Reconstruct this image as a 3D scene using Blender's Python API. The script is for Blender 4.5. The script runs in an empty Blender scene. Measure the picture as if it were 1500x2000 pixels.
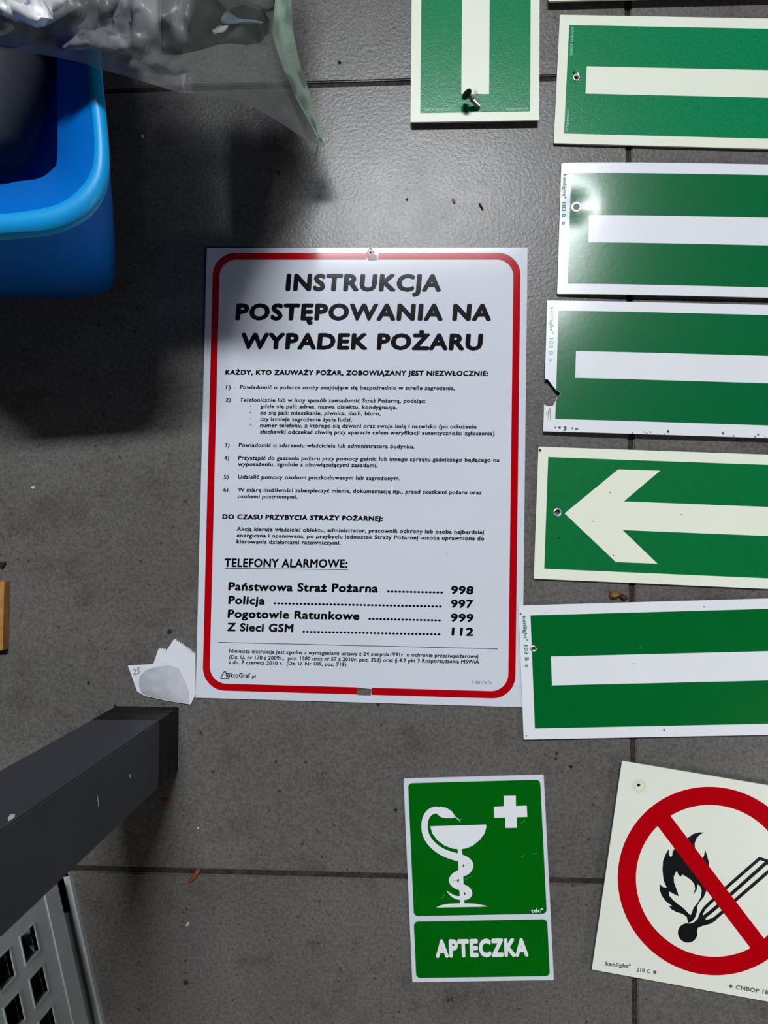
import bpy, bmesh, math, random
import numpy as np
from mathutils import Vector, Matrix, noise
from mathutils.geometry import tessellate_polygon

sc = bpy.context.scene
col = sc.collection
random.seed(7)

# ------------------------------------------------------------------ camera, world, lights, exposure
F_PX, PITCH, YAW, ROLL, CAM_H = 1503.41, 0.0319454, 0.0507576, 0.00134992, 0.591654
ROT = (Matrix.Rotation(ROLL, 3, 'Z') @ Matrix.Rotation(PITCH, 3, 'X') @ Matrix.Rotation(YAW, 3, 'Y'))
cd = bpy.data.cameras.new('camera')
cam = bpy.data.objects.new('camera', cd)
col.objects.link(cam)
cam.matrix_world = Matrix.Translation((0, 0, CAM_H)) @ ROT.to_4x4()
cd.sensor_fit = 'VERTICAL'
cd.sensor_height = 24.0
cd.lens = F_PX / 2000.0 * 24.0
cd.clip_start = 0.01
sc.camera = cam

w = bpy.data.worlds.new('world')
sc.world = w
w.use_nodes = True
w.node_tree.nodes['Background'].inputs[0].default_value = (0.62, 0.60, 0.58, 1)
w.node_tree.nodes['Background'].inputs[1].default_value = 0.02

def area(name, loc, target, sx, sy, power, color):
    l = bpy.data.lights.new(name, 'AREA')
    l.shape = 'RECTANGLE'; l.size = sx; l.size_y = sy
    l.energy = power; l.color = color
    o = bpy.data.objects.new(name, l)
    o.location = loc
    d = Vector(target) - Vector(loc)
    o.rotation_euler = d.to_track_quat('-Z', 'Y').to_euler()
    col.objects.link(o)
    return o
area('ceiling_tube_light', (-0.06, 1.50, 3.0), (0.10, -1.6, 0), 0.95, 0.20, 100, (0.92, 0.955, 1.0))
area('work_lamp', (0.72, -0.46, 0.60), (0.20, -0.20, 0), 0.25, 0.25, 1.65, (1.0, 0.97, 0.93))

sc.view_settings.view_transform = 'Standard'
sc.view_settings.look = 'None'
sc.view_settings.gamma = 1.0
sc.view_settings.use_curve_mapping = False
sc.view_settings.exposure = 0.0

# ------------------------------------------------------------------ helpers
def at(px, py, z=0.0):
    """point on the horizontal plane at height z seen at a photograph pixel"""
    d = ROT @ Vector(((px - 750) / F_PX, -(py - 1000) / F_PX, -1.0))
    t = (z - CAM_H) / d.z
    return Vector((d.x * t, d.y * t, z))

def link(name, me, mat=None, parent=None, smooth=False):
    o = bpy.data.objects.new(name, me)
    col.objects.link(o)
    if mat: me.materials.append(mat)
    if parent: o.parent = parent
    if smooth:
        for p in me.polygons: p.use_smooth = True
    return o

def mesh(name, V, Fc, mat=None, parent=None, smooth=False):
    me = bpy.data.meshes.new(name)
    me.from_pydata([tuple(v) for v in V], [], Fc)
    me.validate(); me.update()
    return link(name, me, mat, parent, smooth)

def from_bm(name, bm, mat=None, parent=None, smooth=False):
    me = bpy.data.meshes.new(name)
    bmesh.ops.recalc_face_normals(bm, faces=bm.faces)
    bm.to_mesh(me); bm.free()
    return link(name, me, mat, parent, smooth)

def thing(name, label, cat, loc=(0, 0, 0), rotz=0.0, group=None):
    o = bpy.data.objects.new(name, None)
    o.empty_display_size = 0.02
    o.location = loc; o.rotation_euler = (0, 0, rotz)
    col.objects.link(o)
    o['label'] = label; o['category'] = cat
    if group: o['group'] = group
    return o

def tag(o, label, cat, group=None):
    o['label'] = label; o['category'] = cat
    if group: o['group'] = group
    return o

def area2(p):
    return 0.5 * sum(p[i][0] * p[(i + 1) % len(p)][1] - p[(i + 1) % len(p)][0] * p[i][1] for i in range(len(p)))

def ccw(p):
    p = [tuple(q[:2]) for q in p]
    return p if area2(p) > 0 else p[::-1]

def flat(outer, holes=(), z=0.0):
    loops = [ccw(outer)] + [ccw(h)[::-1] for h in holes]
    tris = tessellate_polygon([[Vector((x, y, 0)) for x, y in l] for l in loops])
    V = [(x, y, z) for l in loops for x, y in l]
    Fc = []
    for a, b, c in tris:
        A, B, C = V[a], V[b], V[c]
        s = (B[0] - A[0]) * (C[1] - A[1]) - (C[0] - A[0]) * (B[1] - A[1])
        if abs(s) < 1e-14: continue
        Fc.append((a, b, c) if s > 0 else (a, c, b))
    return V, Fc, loops

def slab(outer, holes, z0, z1):
    V, Fc, loops = flat(outer, holes, z1)
    n = len(V)
    V = V + [(x, y, z0) for x, y, _ in V]
    Fc = Fc + [(c + n, b + n, a + n) for a, b, c in Fc]
    k = 0
    for l in loops:
        m = len(l)
        for i in range(m):
            a, b = k + i, k + (i + 1) % m
            Fc.append((a, a + n, b + n, b))
        k += m
    return V, Fc

def merge(parts):
    V, Fc = [], []
    for v, f in parts:
        n = len(V)
        V += list(v); Fc += [tuple(i + n for i in q) for q in f]
    return V, Fc

def rounded(x0, x1, y0, y1, r, n=8):
    P = []
    for cx, cy, a0 in ((x1 - r, y1 - r, 0), (x0 + r, y1 - r, 90), (x0 + r, y0 + r, 180), (x1 - r, y0 + r, 270)):
        for i in range(n + 1):
            a = math.radians(a0 + 90 * i / n)
            P.append((cx + r * math.cos(a), cy + r * math.sin(a)))
    return P

def circle(cx, cy, r, n=32, rn=0.0):
    return [(cx + r * (1 + rn * random.uniform(-1, 1)) * math.cos(2 * math.pi * i / n),
             cy + r * (1 + rn * random.uniform(-1, 1)) * math.sin(2 * math.pi * i / n)) for i in range(n)]

def catmull(P, k=5, closed=False):
    n = len(P); out = []
    rng = range(n) if closed else range(n - 1)
    for i in rng:
        g = (lambda j: P[j % n]) if closed else (lambda j: P[max(0, min(n - 1, j))])
        p0, p1, p2, p3 = g(i - 1), g(i), g(i + 1), g(i + 2)
        for s in range(k):
            t = s / k
            out.append(tuple(0.5 * (2 * b + (c - a) * t + (2 * a - 5 * b + 4 * c - d) * t * t + (3 * b - a - 3 * c + d) * t ** 3)
                             for a, b, c, d in zip(p0, p1, p2, p3)))
    if not closed: out.append(tuple(P[-1]))
    return out

def stroke(P, z):
    """P: list of (x, y, width); a flat ribbon"""
    L_, R_ = [], []
    for i, p in enumerate(P):
        a = P[max(0, i - 1)]; b = P[min(len(P) - 1, i + 1)]
        dx, dy = b[0] - a[0], b[1] - a[1]
        m = math.hypot(dx, dy) or 1
        nx, ny = -dy / m, dx / m
        h = p[2] / 2
        L_.append((p[0] + nx * h, p[1] + ny * h, z)); R_.append((p[0] - nx * h, p[1] - ny * h, z))
    n = len(P)
    return L_ + R_, [(i + n, i + 1 + n, i + 1, i) for i in range(n - 1)]

# ------------------------------------------------------------------ materials
def new_mat(name, color, rough=0.5, spec=0.5, metal=0.0, var=0.0, vscale=60.0, bump=0.0, bscale=300.0, alpha=1.0,
            dark=None, coat=0.0):
    m = bpy.data.materials.new(name); m.use_nodes = True
    nt = m.node_tree; b = nt.nodes['Principled BSDF']
    b.inputs['Base Color'].default_value = (*color, 1)
    b.inputs['Roughness'].default_value = rough
    b.inputs['Specular IOR Level'].default_value = spec
    b.inputs['Metallic'].default_value = metal
    b.inputs['Alpha'].default_value = alpha
    b.inputs['Coat Weight'].default_value = coat
    tc = nt.nodes.new('ShaderNodeTexCoord')
    if var > 0:
        n = nt.nodes.new('ShaderNodeTexNoise'); n.inputs['Scale'].default_value = vscale; n.inputs['Detail'].default_value = 6
        nt.links.new(tc.outputs['Object'], n.inputs['Vector'])
        r = nt.nodes.new('ShaderNodeValToRGB')
        r.color_ramp.elements[0].position = 0.3; r.color_ramp.elements[1].position = 0.7
        r.color_ramp.elements[0].color = (*[c * (1 - var) for c in color], 1)
        r.color_ramp.elements[1].color = (*[min(1, c * (1 + var)) for c in color], 1)
        nt.links.new(n.outputs['Fac'], r.inputs['Fac'])
        nt.links.new(r.outputs['Color'], b.inputs['Base Color'])
    if bump > 0:
        n2 = nt.nodes.new('ShaderNodeTexNoise'); n2.inputs['Scale'].default_value = bscale; n2.inputs['Detail'].default_value = 3
        nt.links.new(tc.outputs['Object'], n2.inputs['Vector'])
        bp = nt.nodes.new('ShaderNodeBump'); bp.inputs['Strength'].default_value = bump; bp.inputs['Distance'].default_value = 0.0006
        nt.links.new(n2.outputs['Fac'], bp.inputs['Height'])
        nt.links.new(bp.outputs['Normal'], b.inputs['Normal'])
    return m

M = dict(
    grout=new_mat('grout', (0.035, 0.028, 0.024), 0.9, 0.2, var=0.5, vscale=250, bump=0.8, bscale=500),
    white=new_mat('white_plastic', (0.82, 0.835, 0.87), 0.26, 0.35, var=0.012, vscale=15, bump=0.04, bscale=250),
    poster=new_mat('white_board', (0.66, 0.70, 0.77), 0.10, 0.30, var=0.02, vscale=12),
    edge=new_mat('board_edge', (0.55, 0.56, 0.57), 0.6, 0.3),
    cream=new_mat('luminous_cream', (0.85, 0.885, 0.735), 0.30, 0.2, var=0.012, vscale=20),
    cream_grey=new_mat('luminous_grey_cream', (0.80, 0.82, 0.72), 0.35, 0.25, var=0.02, vscale=12),
    green_grain=new_mat('grainy_green_print', (0.004, 0.225, 0.080), 0.22, 0.22, var=0.13, vscale=520, bump=0.12, bscale=800),
    green_deep=new_mat('deep_green_print', (0.0003, 0.140, 0.040), 0.23, 0.40, var=0.02, vscale=60, bump=0.04, bscale=250),
    green_mid=new_mat('green_print', (0.0005, 0.165, 0.040), 0.30, 0.22, var=0.05, vscale=200, bump=0.1, bscale=500),
    green_pure=new_mat('pure_green_print', (0.0003, 0.125, 0.004), 0.25, 0.2, var=0.03, vscale=40),
    mint=new_mat('mint_lettering', (0.30, 0.62, 0.42), 0.5),
    teal=new_mat('green_lettering', (0.01, 0.22, 0.13), 0.5),
    red=new_mat('red_print', (0.46, 0.0006, 0.005), 0.10, 0.22),
    black=new_mat('black_print', (0.0035, 0.0035, 0.0045), 0.10, 0.24),
    green_low=new_mat('lower_green_print', (0.0002, 0.134, 0.022), 0.22, 0.22, var=0.03, vscale=60),
    black_soft=new_mat('soft_black_print', (0.006, 0.006, 0.007), 0.35, 0.15),
    grey_ink=new_mat('grey_ink', (0.12, 0.12, 0.13), 0.6),
    steel=new_mat('steel', (0.55, 0.53, 0.50), 0.3, 0.5, metal=1.0),
    rust=new_mat('rusty_steel', (0.16, 0.07, 0.03), 0.5, 0.5, metal=0.4, var=0.5, vscale=600),
    screw_head=new_mat('blackened_steel', (0.02, 0.013, 0.012), 0.3, 0.6, metal=0.6),
    aluminium=new_mat('bare_aluminium', (0.6, 0.6, 0.62), 0.35, 0.5, metal=0.8),
    hole=new_mat('hole_dark', (0.02, 0.018, 0.016), 0.8),
    holegrey=new_mat('hole_grey', (0.20, 0.20, 0.21), 0.7),
    stain=new_mat('yellow_stain', (0.50, 0.40, 0.16), 0.5),
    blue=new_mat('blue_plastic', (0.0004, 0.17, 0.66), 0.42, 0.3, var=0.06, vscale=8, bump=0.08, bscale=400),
    blue_edge=new_mat('blue_plastic_rim', (0.006, 0.36, 0.80), 0.4, 0.4),  # same blue plastic painted lighter where the lip catches light
    leg=new_mat('charcoal_paint', (0.048, 0.052, 0.064), 0.55, 0.25, var=0.06, vscale=30, bump=0.1, bscale=600),
    foot=new_mat('black_foot_plastic', (0.004, 0.004, 0.005), 0.5, 0.2),
    crate=new_mat('grey_crate_plastic', (0.42, 0.45, 0.46), 0.5, 0.4, var=0.10, vscale=40, bump=0.15, bscale=400),
    paper=new_mat('white_paper', (0.72, 0.73, 0.77), 0.8, 0.2, var=0.03, vscale=60),
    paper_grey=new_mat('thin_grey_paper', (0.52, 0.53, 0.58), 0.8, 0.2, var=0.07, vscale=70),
    pencil=new_mat('pencil', (0.25, 0.25, 0.28), 0.7),
    bark=new_mat('bark', (0.24, 0.13, 0.05), 0.8, 0.2, var=0.6, vscale=350, bump=0.8, bscale=500),
    bark_dark=new_mat('dark_bark', (0.07, 0.030, 0.015), 0.8, 0.2, var=0.4, vscale=300),
    redleaf=new_mat('red_brown_leaf', (0.22, 0.06, 0.02), 0.7, 0.2, var=0.4, vscale=400),
    seed=new_mat('seed_pale', (0.55, 0.48, 0.30), 0.6),
    olive=new_mat('olive_husk', (0.20, 0.15, 0.05), 0.6, var=0.4, vscale=900),
    soot=new_mat('black_dirt', (0.010, 0.009, 0.009), 0.8),
    speck=new_mat('pale_dirt', (0.55, 0.55, 0.55), 0.8),
    wood=new_mat('orange_wood', (0.42, 0.20, 0.045), 0.5, var=0.25, vscale=120),
    packet=new_mat('white_crumpled_film', (0.75, 0.76, 0.78), 0.35, 0.5, var=0.08, vscale=40, bump=0.7, bscale=60),
    greypaper=new_mat('blue_grey_paper', (0.17, 0.175, 0.20), 0.7, 0.25, var=0.25, vscale=30, bump=0.4, bscale=60),
    palepaper=new_mat('pale_grey_paper', (0.24, 0.24, 0.255), 0.65, 0.25, var=0.25, vscale=45, bump=0.3, bscale=70),
    darkstuff=new_mat('black_rubber', (0.012, 0.012, 0.014), 0.5, 0.3, var=0.4, vscale=50),
    taupe=new_mat('taupe_cloth', (0.12, 0.108, 0.098), 0.8, 0.2, var=0.3, vscale=60, bump=0.6, bscale=150),
    tan=new_mat('tan_foam', (0.55, 0.42, 0.34), 0.7, var=0.2, vscale=70),
    bluebit=new_mat('blue_grey_plastic', (0.22, 0.26, 0.36), 0.3),
    clip=new_mat('bright_metal', (0.90, 0.90, 0.88), 0.25, metal=0.3),
    jar=new_mat('grey_jar_plastic', (0.10, 0.11, 0.108), 0.5, 0.4, var=0.1, vscale=20),
    film=new_mat('clear_film', (0.36, 0.365, 0.37), 0.33, 0.5, bump=0.6, bscale=45, alpha=0.34),
    film_seam=new_mat('green_tinted_film', (0.36, 0.50, 0.41), 0.4, 0.5, bump=0.4, bscale=90, alpha=0.80),
)

def tile_material():
    m = bpy.data.materials.new('grey_tile'); m.use_nodes = True
    nt = m.node_tree; N = nt.nodes; L = nt.links
    b = N['Principled BSDF']
    tc = N.new('ShaderNodeTexCoord')
    mp = N.new('ShaderNodeMapping'); L.new(tc.outputs['Object'], mp.inputs['Vector'])
    oi = N.new('ShaderNodeObjectInfo'); cx = N.new('ShaderNodeCombineXYZ')
    L.new(oi.outputs['Random'], cx.inputs[0]); L.new(oi.outputs['Random'], cx.inputs[2])
    sc_ = N.new('ShaderNodeVectorMath'); sc_.operation = 'SCALE'; sc_.inputs['Scale'].default_value = 7.0
    L.new(cx.outputs[0], sc_.inputs[0]); L.new(sc_.outputs[0], mp.inputs['Location'])
    def nz(scale, detail, rough=0.55):
        n = N.new('ShaderNodeTexNoise'); n.inputs['Scale'].default_value = scale
        n.inputs['Detail'].default_value = detail; n.inputs['Roughness'].default_value = rough
        L.new(mp.outputs[0], n.inputs['Vector']); return n
    def ramp(src, p0, c0, p1, c1):
        r = N.new('ShaderNodeValToRGB'); e = r.color_ramp.elements
        e[0].position = p0; e[1].position = p1; e[0].color = (*c0, 1); e[1].color = (*c1, 1)
        L.new(src, r.inputs['Fac']); return r
    def mix(kind, fac, a, c):
        x = N.new('ShaderNodeMix'); x.data_type = 'RGBA'; x.blend_type = kind
        x.inputs[0].default_value = fac
        L.new(a, x.inputs[6]); L.new(c, x.inputs[7]); return x
    base = ramp(nz(9, 5).outputs['Fac'], 0.3, (0.108, 0.102, 0.094), 0.7, (0.138, 0.131, 0.122))
    grain = ramp(nz(420, 4, 0.7).outputs['Fac'], 0.36, (0.72, 0.72, 0.72), 0.62, (1.18, 1.18, 1.18))
    c = mix('MULTIPLY', 1.0, base.outputs[0], grain.outputs[0])
    fleck = ramp(nz(210, 2, 0.5).outputs['Fac'], 0.24, (0.45, 0.43, 0.42), 0.30, (1, 1, 1))
    c = mix('MULTIPLY', 1.0, c.outputs[2], fleck.outputs[0])
    smudge = ramp(nz(26, 6, 0.65).outputs['Fac'], 0.34, (0.74, 0.71, 0.69), 0.46, (1, 1, 1))
    c = mix('MULTIPLY', 0.8, c.outputs[2], smudge.outputs[0])
    L.new(c.outputs[2], b.inputs['Base Color'])
    rr = N.new('ShaderNodeMapRange'); rr.inputs[3].default_value = 0.24; rr.inputs[4].default_value = 0.33
    L.new(nz(30, 5).outputs['Fac'], rr.inputs[0]); L.new(rr.outputs[0], b.inputs['Roughness'])
    b.inputs['Specular IOR Level'].default_value = 0.27
    bp = N.new('ShaderNodeBump'); bp.inputs['Strength'].default_value = 0.35; bp.inputs['Distance'].default_value = 0.0005
    L.new(nz(380, 4, 0.6).outputs['Fac'], bp.inputs['Height']); L.new(bp.outputs[0], b.inputs['Normal'])
    return m
M['tile'] = tile_material()

# ------------------------------------------------------------------ floor: recessed grout bed with tiles laid on it
PITCH_T, JOINT = 0.61328, 0.0041
X1, Y1 = 0.15754, 0.35566
V, Fc = slab([(-2.4, -2.5), (2.4, -2.5), (2.4, 2.3), (-2.4, 2.3)], (), -0.012, -0.0018)
floor = mesh('floor', V, Fc, M['grout'])
floor['kind'] = 'structure'
M['plaster'] = new_mat('grey_plaster', (0.05, 0.05, 0.055), 0.9, 0.2, var=0.05, vscale=6)
for nm, a, b in (('ceiling', (-2.4, -2.5, 3.15), (2.4, 2.3, 3.2)), ('wall_left', (-2.45, -2.5, 0), (-2.4, 2.3, 3.15)), ('wall_right', (2.4, -2.5, 0), (2.45, 2.3, 3.15)),
                 ('wall_front', (-2.4, -2.55, 0), (2.4, -2.5, 3.15)), ('wall_back', (-2.4, 2.3, 0), (2.4, 2.35, 3.15))):
    V, Fc = slab([(a[0], a[1]), (b[0], a[1]), (b[0], b[1]), (a[0], b[1])], (), a[2], b[2])
    mesh(nm, V, Fc, M['plaster'])['kind'] = 'structure'
bm = bmesh.new()
bmesh.ops.create_cube(bm, size=1.0)
s_ = PITCH_T - JOINT
for v in bm.verts: v.co = Vector((v.co.x * s_, v.co.y * s_, v.co.z * 0.0098 - 0.0049))
bmesh.ops.bevel(bm, geom=[e for e in bm.edges if all(v.co.z > -0.001 for v in e.verts)], offset=0.0009, segments=2, affect='EDGES')
t0 = from_bm('tile', bm, M['tile'], floor)
first = True
for i in range(-3, 3):
    for j in range(-4, 3):
        o = t0 if first else t0.copy()
        if not first: col.objects.link(o); o.parent = floor
        first = False
        o.location = (X1 + (i + 0.5) * PITCH_T, Y1 + (j + 0.5) * PITCH_T, 0.0)

# ------------------------------------------------------------------ lettering
def curve_mesh(body):
    c = bpy.data.curves.new('glyph', 'FONT'); c.body = body; c.fill_mode = 'FRONT'; c.resolution_u = 3
    o = bpy.data.objects.new('glyph', c)
    me = bpy.data.meshes.new_from_object(o)
    V = [(v.co.x, v.co.y) for v in me.vertices]
    Fc = [tuple(p.vertices) for p in me.polygons]
    bpy.data.meshes.remove(me); bpy.data.objects.remove(o); bpy.data.curves.remove(c)
    return V, Fc
def width(body):
    V, _ = curve_mesh(body)
    xs = [v[0] for v in V]
    return max(xs) - min(xs)
W_HH = width('HH')
CAP = max(v[1] for v in curve_mesh('H')[0])
XH = max(v[1] for v in curve_mesh('x')[0])
BASE = {'ą': 'a', 'ć': 'c', 'ę': 'e', 'ł': 'l', 'ń': 'n', 'ó': 'o', 'ś': 's', 'ź': 'z', 'ż': 'z',
        'Ą': 'A', 'Ę': 'E', 'Ł': 'L', 'Ó': 'O', 'Ś': 'S', 'Ż': 'Z', 'Ź': 'Z', 'Ń': 'N'}
_G = {}
def quadseg(a, b, wd):
    dx, dy = b[0] - a[0], b[1] - a[1]; m = math.hypot(dx, dy)
    nx, ny = -dy / m * wd / 2, dx / m * wd / 2
    return [(a[0] - nx, a[1] - ny), (b[0] - nx, b[1] - ny), (b[0] + nx, b[1] + ny), (a[0] + nx, a[1] + ny)]
def glyph(ch):
    if ch in _G: return _G[ch]
    if ch == '®':
        V, Fc, adv = glyph('o')
        _G[ch] = ([(x * .6, y * .6 + .42) for x, y in V], Fc, adv * .7)
        return _G[ch]
    b = BASE.get(ch, ch)
    adv = width('H' + b + 'H') - W_HH if b != ' ' else width('H H') - W_HH
    V, Fc = ([], []) if b == ' ' else curve_mesh(b)
    V, Fc = list(V), list(Fc)
    if b != ch:
        xs = [v[0] for v in V]; ys = [v[1] for v in V]
        xc, xr, top = (min(xs) + max(xs)) / 2, max(xs), max(ys)
        q = []
        if ch in 'ćńóśźŃÓŚŹ': q = [quadseg((xc - 0.02, top + 0.05), (xc + 0.09, top + 0.19), 0.07)]
        elif ch in 'żŻ': q = [[(xc - 0.05, top + 0.06), (xc + 0.05, top + 0.06), (xc + 0.05, top + 0.15), (xc - 0.05, top + 0.15)]]
        elif ch in 'ąęĄĘ':
            q = [quadseg((xr - 0.05, 0.01), (xr - 0.13, -0.08), 0.06), quadseg((xr - 0.13, -0.06), (xr - 0.09, -0.16), 0.06),
                 quadseg((xr - 0.11, -0.15), (xr + 0.01, -0.16), 0.055)]
        elif ch == 'ł': q = [quadseg((xc - 0.13, 0.26), (xc + 0.13, 0.42), 0.065)]
        elif ch == 'Ł': q = [quadseg((min(xs) - 0.09, 0.22), (min(xs) + 0.25, 0.42), 0.065)]
        for p in q:
            n = len(V); V += p; Fc.append((n, n + 1, n + 2, n + 3))
    _G[ch] = (V, Fc, adv)
    return _G[ch]

def lay(body, bold=0.0, shear=0.05, nstrike=None):
    """letter-by-letter layout in em units -> verts, faces"""
    if bold <= 0: offs = [(0, 0)]
    elif bold < 0.02: offs = [(-bold, 0), (bold, 0), (0, bold), (0, -bold)]
    else: offs = [(bold * math.cos(a * math.pi / 4), bold * math.sin(a * math.pi / 4)) for a in range(8)] + [(0, 0)]
    VV, FF = [], []
    x = 0.0; flip = False
    for ch in body:
        V, Fc, adv = glyph(ch)
        flip = not flip
        for q, (ox, oy) in enumerate(offs):
            n = len(VV)
            VV += [(vx + x + ox + shear * (vy + oy), vy + oy, q + (9 if flip else 0)) for vx, vy in V]
            FF += [tuple(i + n for i in f) for f in Fc]
        x += adv + bold * 1.1
    return VV, FF

def letters(name, parent, body, pl, pr, cap, mat, z, bold=0.0, shear=0.05, zstep=0.0):
    """pl, pr: local left and right ends of the base line; cap: capital height (m)"""
    V, Fc = lay(body, bold, shear)
    xs = [v[0] for v in V]; x0, x1 = min(xs), max(xs)
    dx, dy = pr[0] - pl[0], pr[1] - pl[1]
    ln = math.hypot(dx, dy); ux, uy = dx / ln, dy / ln
    sx = ln / (x1 - x0); sy = cap / (CAP + 2 * bold)
    out = [(pl[0] + ux * (vx - x0) * sx - uy * vy * sy, pl[1] + uy * (vx - x0) * sx + ux * vy * sy, z + 3e-6 * q) for vx, vy, q in V]
    me = bpy.data.meshes.new(name)
    me.from_pydata(out, [], Fc); me.update()
    o = link(name, me, mat, parent)
    return o

def bend(o, fn, step=0.005):
    """cut a part into a fine grid and bend it with fn(x, y) -> dz"""
    bm = bmesh.new(); bm.from_mesh(o.data)
    xs = [v.co.x for v in bm.verts]; ys = [v.co.y for v in bm.verts]
    for ax, lo, hi in ((0, min(xs), min(max(xs), .17)), (1, min(ys), max(ys))):
        k = lo + step
        while k < hi:
            no = (1, 0, 0) if ax == 0 else (0, 1, 0)
            bmesh.ops.bisect_plane(bm, geom=bm.verts[:] + bm.edges[:] + bm.faces[:], plane_co=(k, 0, 0) if ax == 0 else (0, k, 0), plane_no=no)
            k += step
    for v in bm.verts: v.co.z += fn(v.co.x, v.co.y)
    for f in bm.faces: f.smooth = abs(f.normal.z) > .7
    for e in bm.edges:
        if len(e.link_faces) == 2 and abs(e.link_faces[0].normal.z) < .7 or len(e.link_faces) == 2 and abs(e.link_faces[1].normal.z) < .7: e.smooth = False
    bm.to_mesh(o.data); bm.free()

# ------------------------------------------------------------------ sign helper
LAY = 0.00006
class Sign:
    def __init__(s, name, label, cat, tl, ang, wd, ht, zt, thick, group=None, tilt=0.0):
        """tl: photo pixel of the top left corner (of the face, at height zt); ang: degrees of its top edge"""
        p = at(tl[0], tl[1], zt); a = math.radians(ang)
        s.c = p; s.a = a; s.w = wd; s.h = ht; s.zt = zt; s.t = thick
        s.root = thing(name, label, cat, (p.x, p.y, zt - thick), a, group)
        if tilt: s.root.rotation_euler = (0, tilt, a)
        s.top = thick
    def L(s, x, y):
        p = at(x, y, s.zt) - s.c
        return (p.x * math.cos(s.a) + p.y * math.sin(s.a), -p.x * math.sin(s.a) + p.y * math.cos(s.a))
    def z(s, k): return s.top + LAY * k
    def plate(s, mat, outer=None, holes=(), r=0.0008):
        outer = outer or rounded(0, s.w, -s.h, 0, r, 3)
        V, Fc = slab(outer, holes, 0.0, s.top)
        return mesh('plate', V, Fc, mat, s.root)
    def fill(s, name, pts, mat, k=1, holes=(), parent=None):
        V, Fc, _ = flat(pts, holes, s.z(k))
        return mesh(name, V, Fc, mat, parent or s.root)

def rect_from(s, tl, bl, right):
    """local rectangle: left/top/bottom from photo pixels, right edge given in metres"""
    a = s.L(*tl); b = s.L(*bl)
    x0 = (a[0] + b[0]) / 2
    return x0, right, b[1], a[1]
def box2(r): return [(r[0], r[2]), (r[1], r[2]), (r[1], r[3]), (r[0], r[3])]

def ring(s, cx, cy, r0, r1, mat, k, name='hole_rim', lift=0.0002):
    parts = []
    n = 28; V = []; Fc = []
    for i in range(n):
        a = 2 * math.pi * i / n
        for r, z in ((r0, s.z(k)), ((r0 + r1) / 2, s.z(k) + lift), (r1, s.z(k))):
            V.append((cx + r * math.cos(a), cy + r * math.sin(a), z))
    for i in range(n):
        j = (i + 1) % n
        Fc += [(3 * i, 3 * i + 1, 3 * j + 1, 3 * j), (3 * i + 1, 3 * i + 2, 3 * j + 2, 3 * j + 1)]
    return mesh(name, V, [f[::-1] for f in Fc], mat, s.root, True)

def arrow_head(bar_y0, bar_y1, xtip, field):
    """arrow head at the far end, pointing to +x (outline in local metres)"""
    h = (field[3] - field[2]) * 0.42; c = (bar_y0 + bar_y1) / 2; wd = 0.030
    return [(xtip, c), (xtip - h * 1.1, c + h), (xtip - h * 1.1 - wd, c + h), (xtip - wd * 1.35, (bar_y1)),
            (xtip - wd * 1.35, bar_y0), (xtip - h * 1.1 - wd, c - h), (xtip - h * 1.1, c - h)]

# ------------------------------------------------------------------ the instruction board
P = Sign('instruction_board', 'large white fire instruction board with red rounded border and black text', 'sign',
         (404, 484.3), -0.85, 0.25, 0.351, 0.0016, 0.0012)
ca = math.radians(-0.85)
A_ = lambda x, y: P.L(380 + x / 2.239, 470 + y / 2.239)
B_ = lambda x, y: P.L(380 + x / 2.239, 840 + y / 2.239)
hole = [P.L(*q) for q in ((698.5, 1343), (725.5, 1346.2), (724, 1358.8), (698.5, 1357.8))]
T_ = lambda x, y: P.L(660 + x / 12.5, 470 + y / 12.5)
notch = [T_(755, 190), T_(750, 238), T_(690, 300), T_(665, 350), T_(690, 385), T_(745, 380), T_(790, 330), T_(900, 300), T_(850, 250), T_(835, 205)]
outer = [(0, 0), (notch[0][0], 0.0)] + notch[1:-1] + [(notch[-1][0], 0.0), (P.w, 0.0), (P.w, -P.h), (0, -P.h)]
P.plate(M['poster'], outer, [hole])
bl_, br_ = 0.00565, P.w - 0.0058
rx0, rx1 = 0.0052, P.w - 0.0052
ry0, ry1 = -P.h + 0.0060, -0.0040
bw = 0.0054; ro = 0.0175; ri = ro - bw + 0.001
O = rounded(rx0, rx1, ry0, ry1, ro, 12); I = rounded(rx0 + bw, rx1 - bw, ry0 + bw, ry1 - bw, ri, 12)
# corner order: TR, TL, BL, BR ; two C-shaped halves that stop at the torn notch and at the slot
n1 = 13
hx0, hx1 = min(q[0] for q in hole), max(q[0] for q in hole)
nx0, nx1 = notch[4][0] - 0.0010, notch[7][0] + 0.003
left = [(nx0, ry1)] + O[n1:3 * n1] + [(hx0, ry0), (hx0, ry0 + bw)] + I[n1:3 * n1][::-1] + [(nx0 + 0.0015, ry1 - bw)]
right = [(hx1, ry0)] + O[3 * n1:] + O[:n1] + [(nx1, ry1), (nx1 - 0.0006, ry1 - bw)] + (I[3 * n1:] + I[:n1])[::-1] + [(hx1, ry0 + bw)]
mesh('red_border', *merge([flat(left, (), P.z(1))[:2], flat(right, (), P.z(1))[:2]]), M['red'], P.root)
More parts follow.
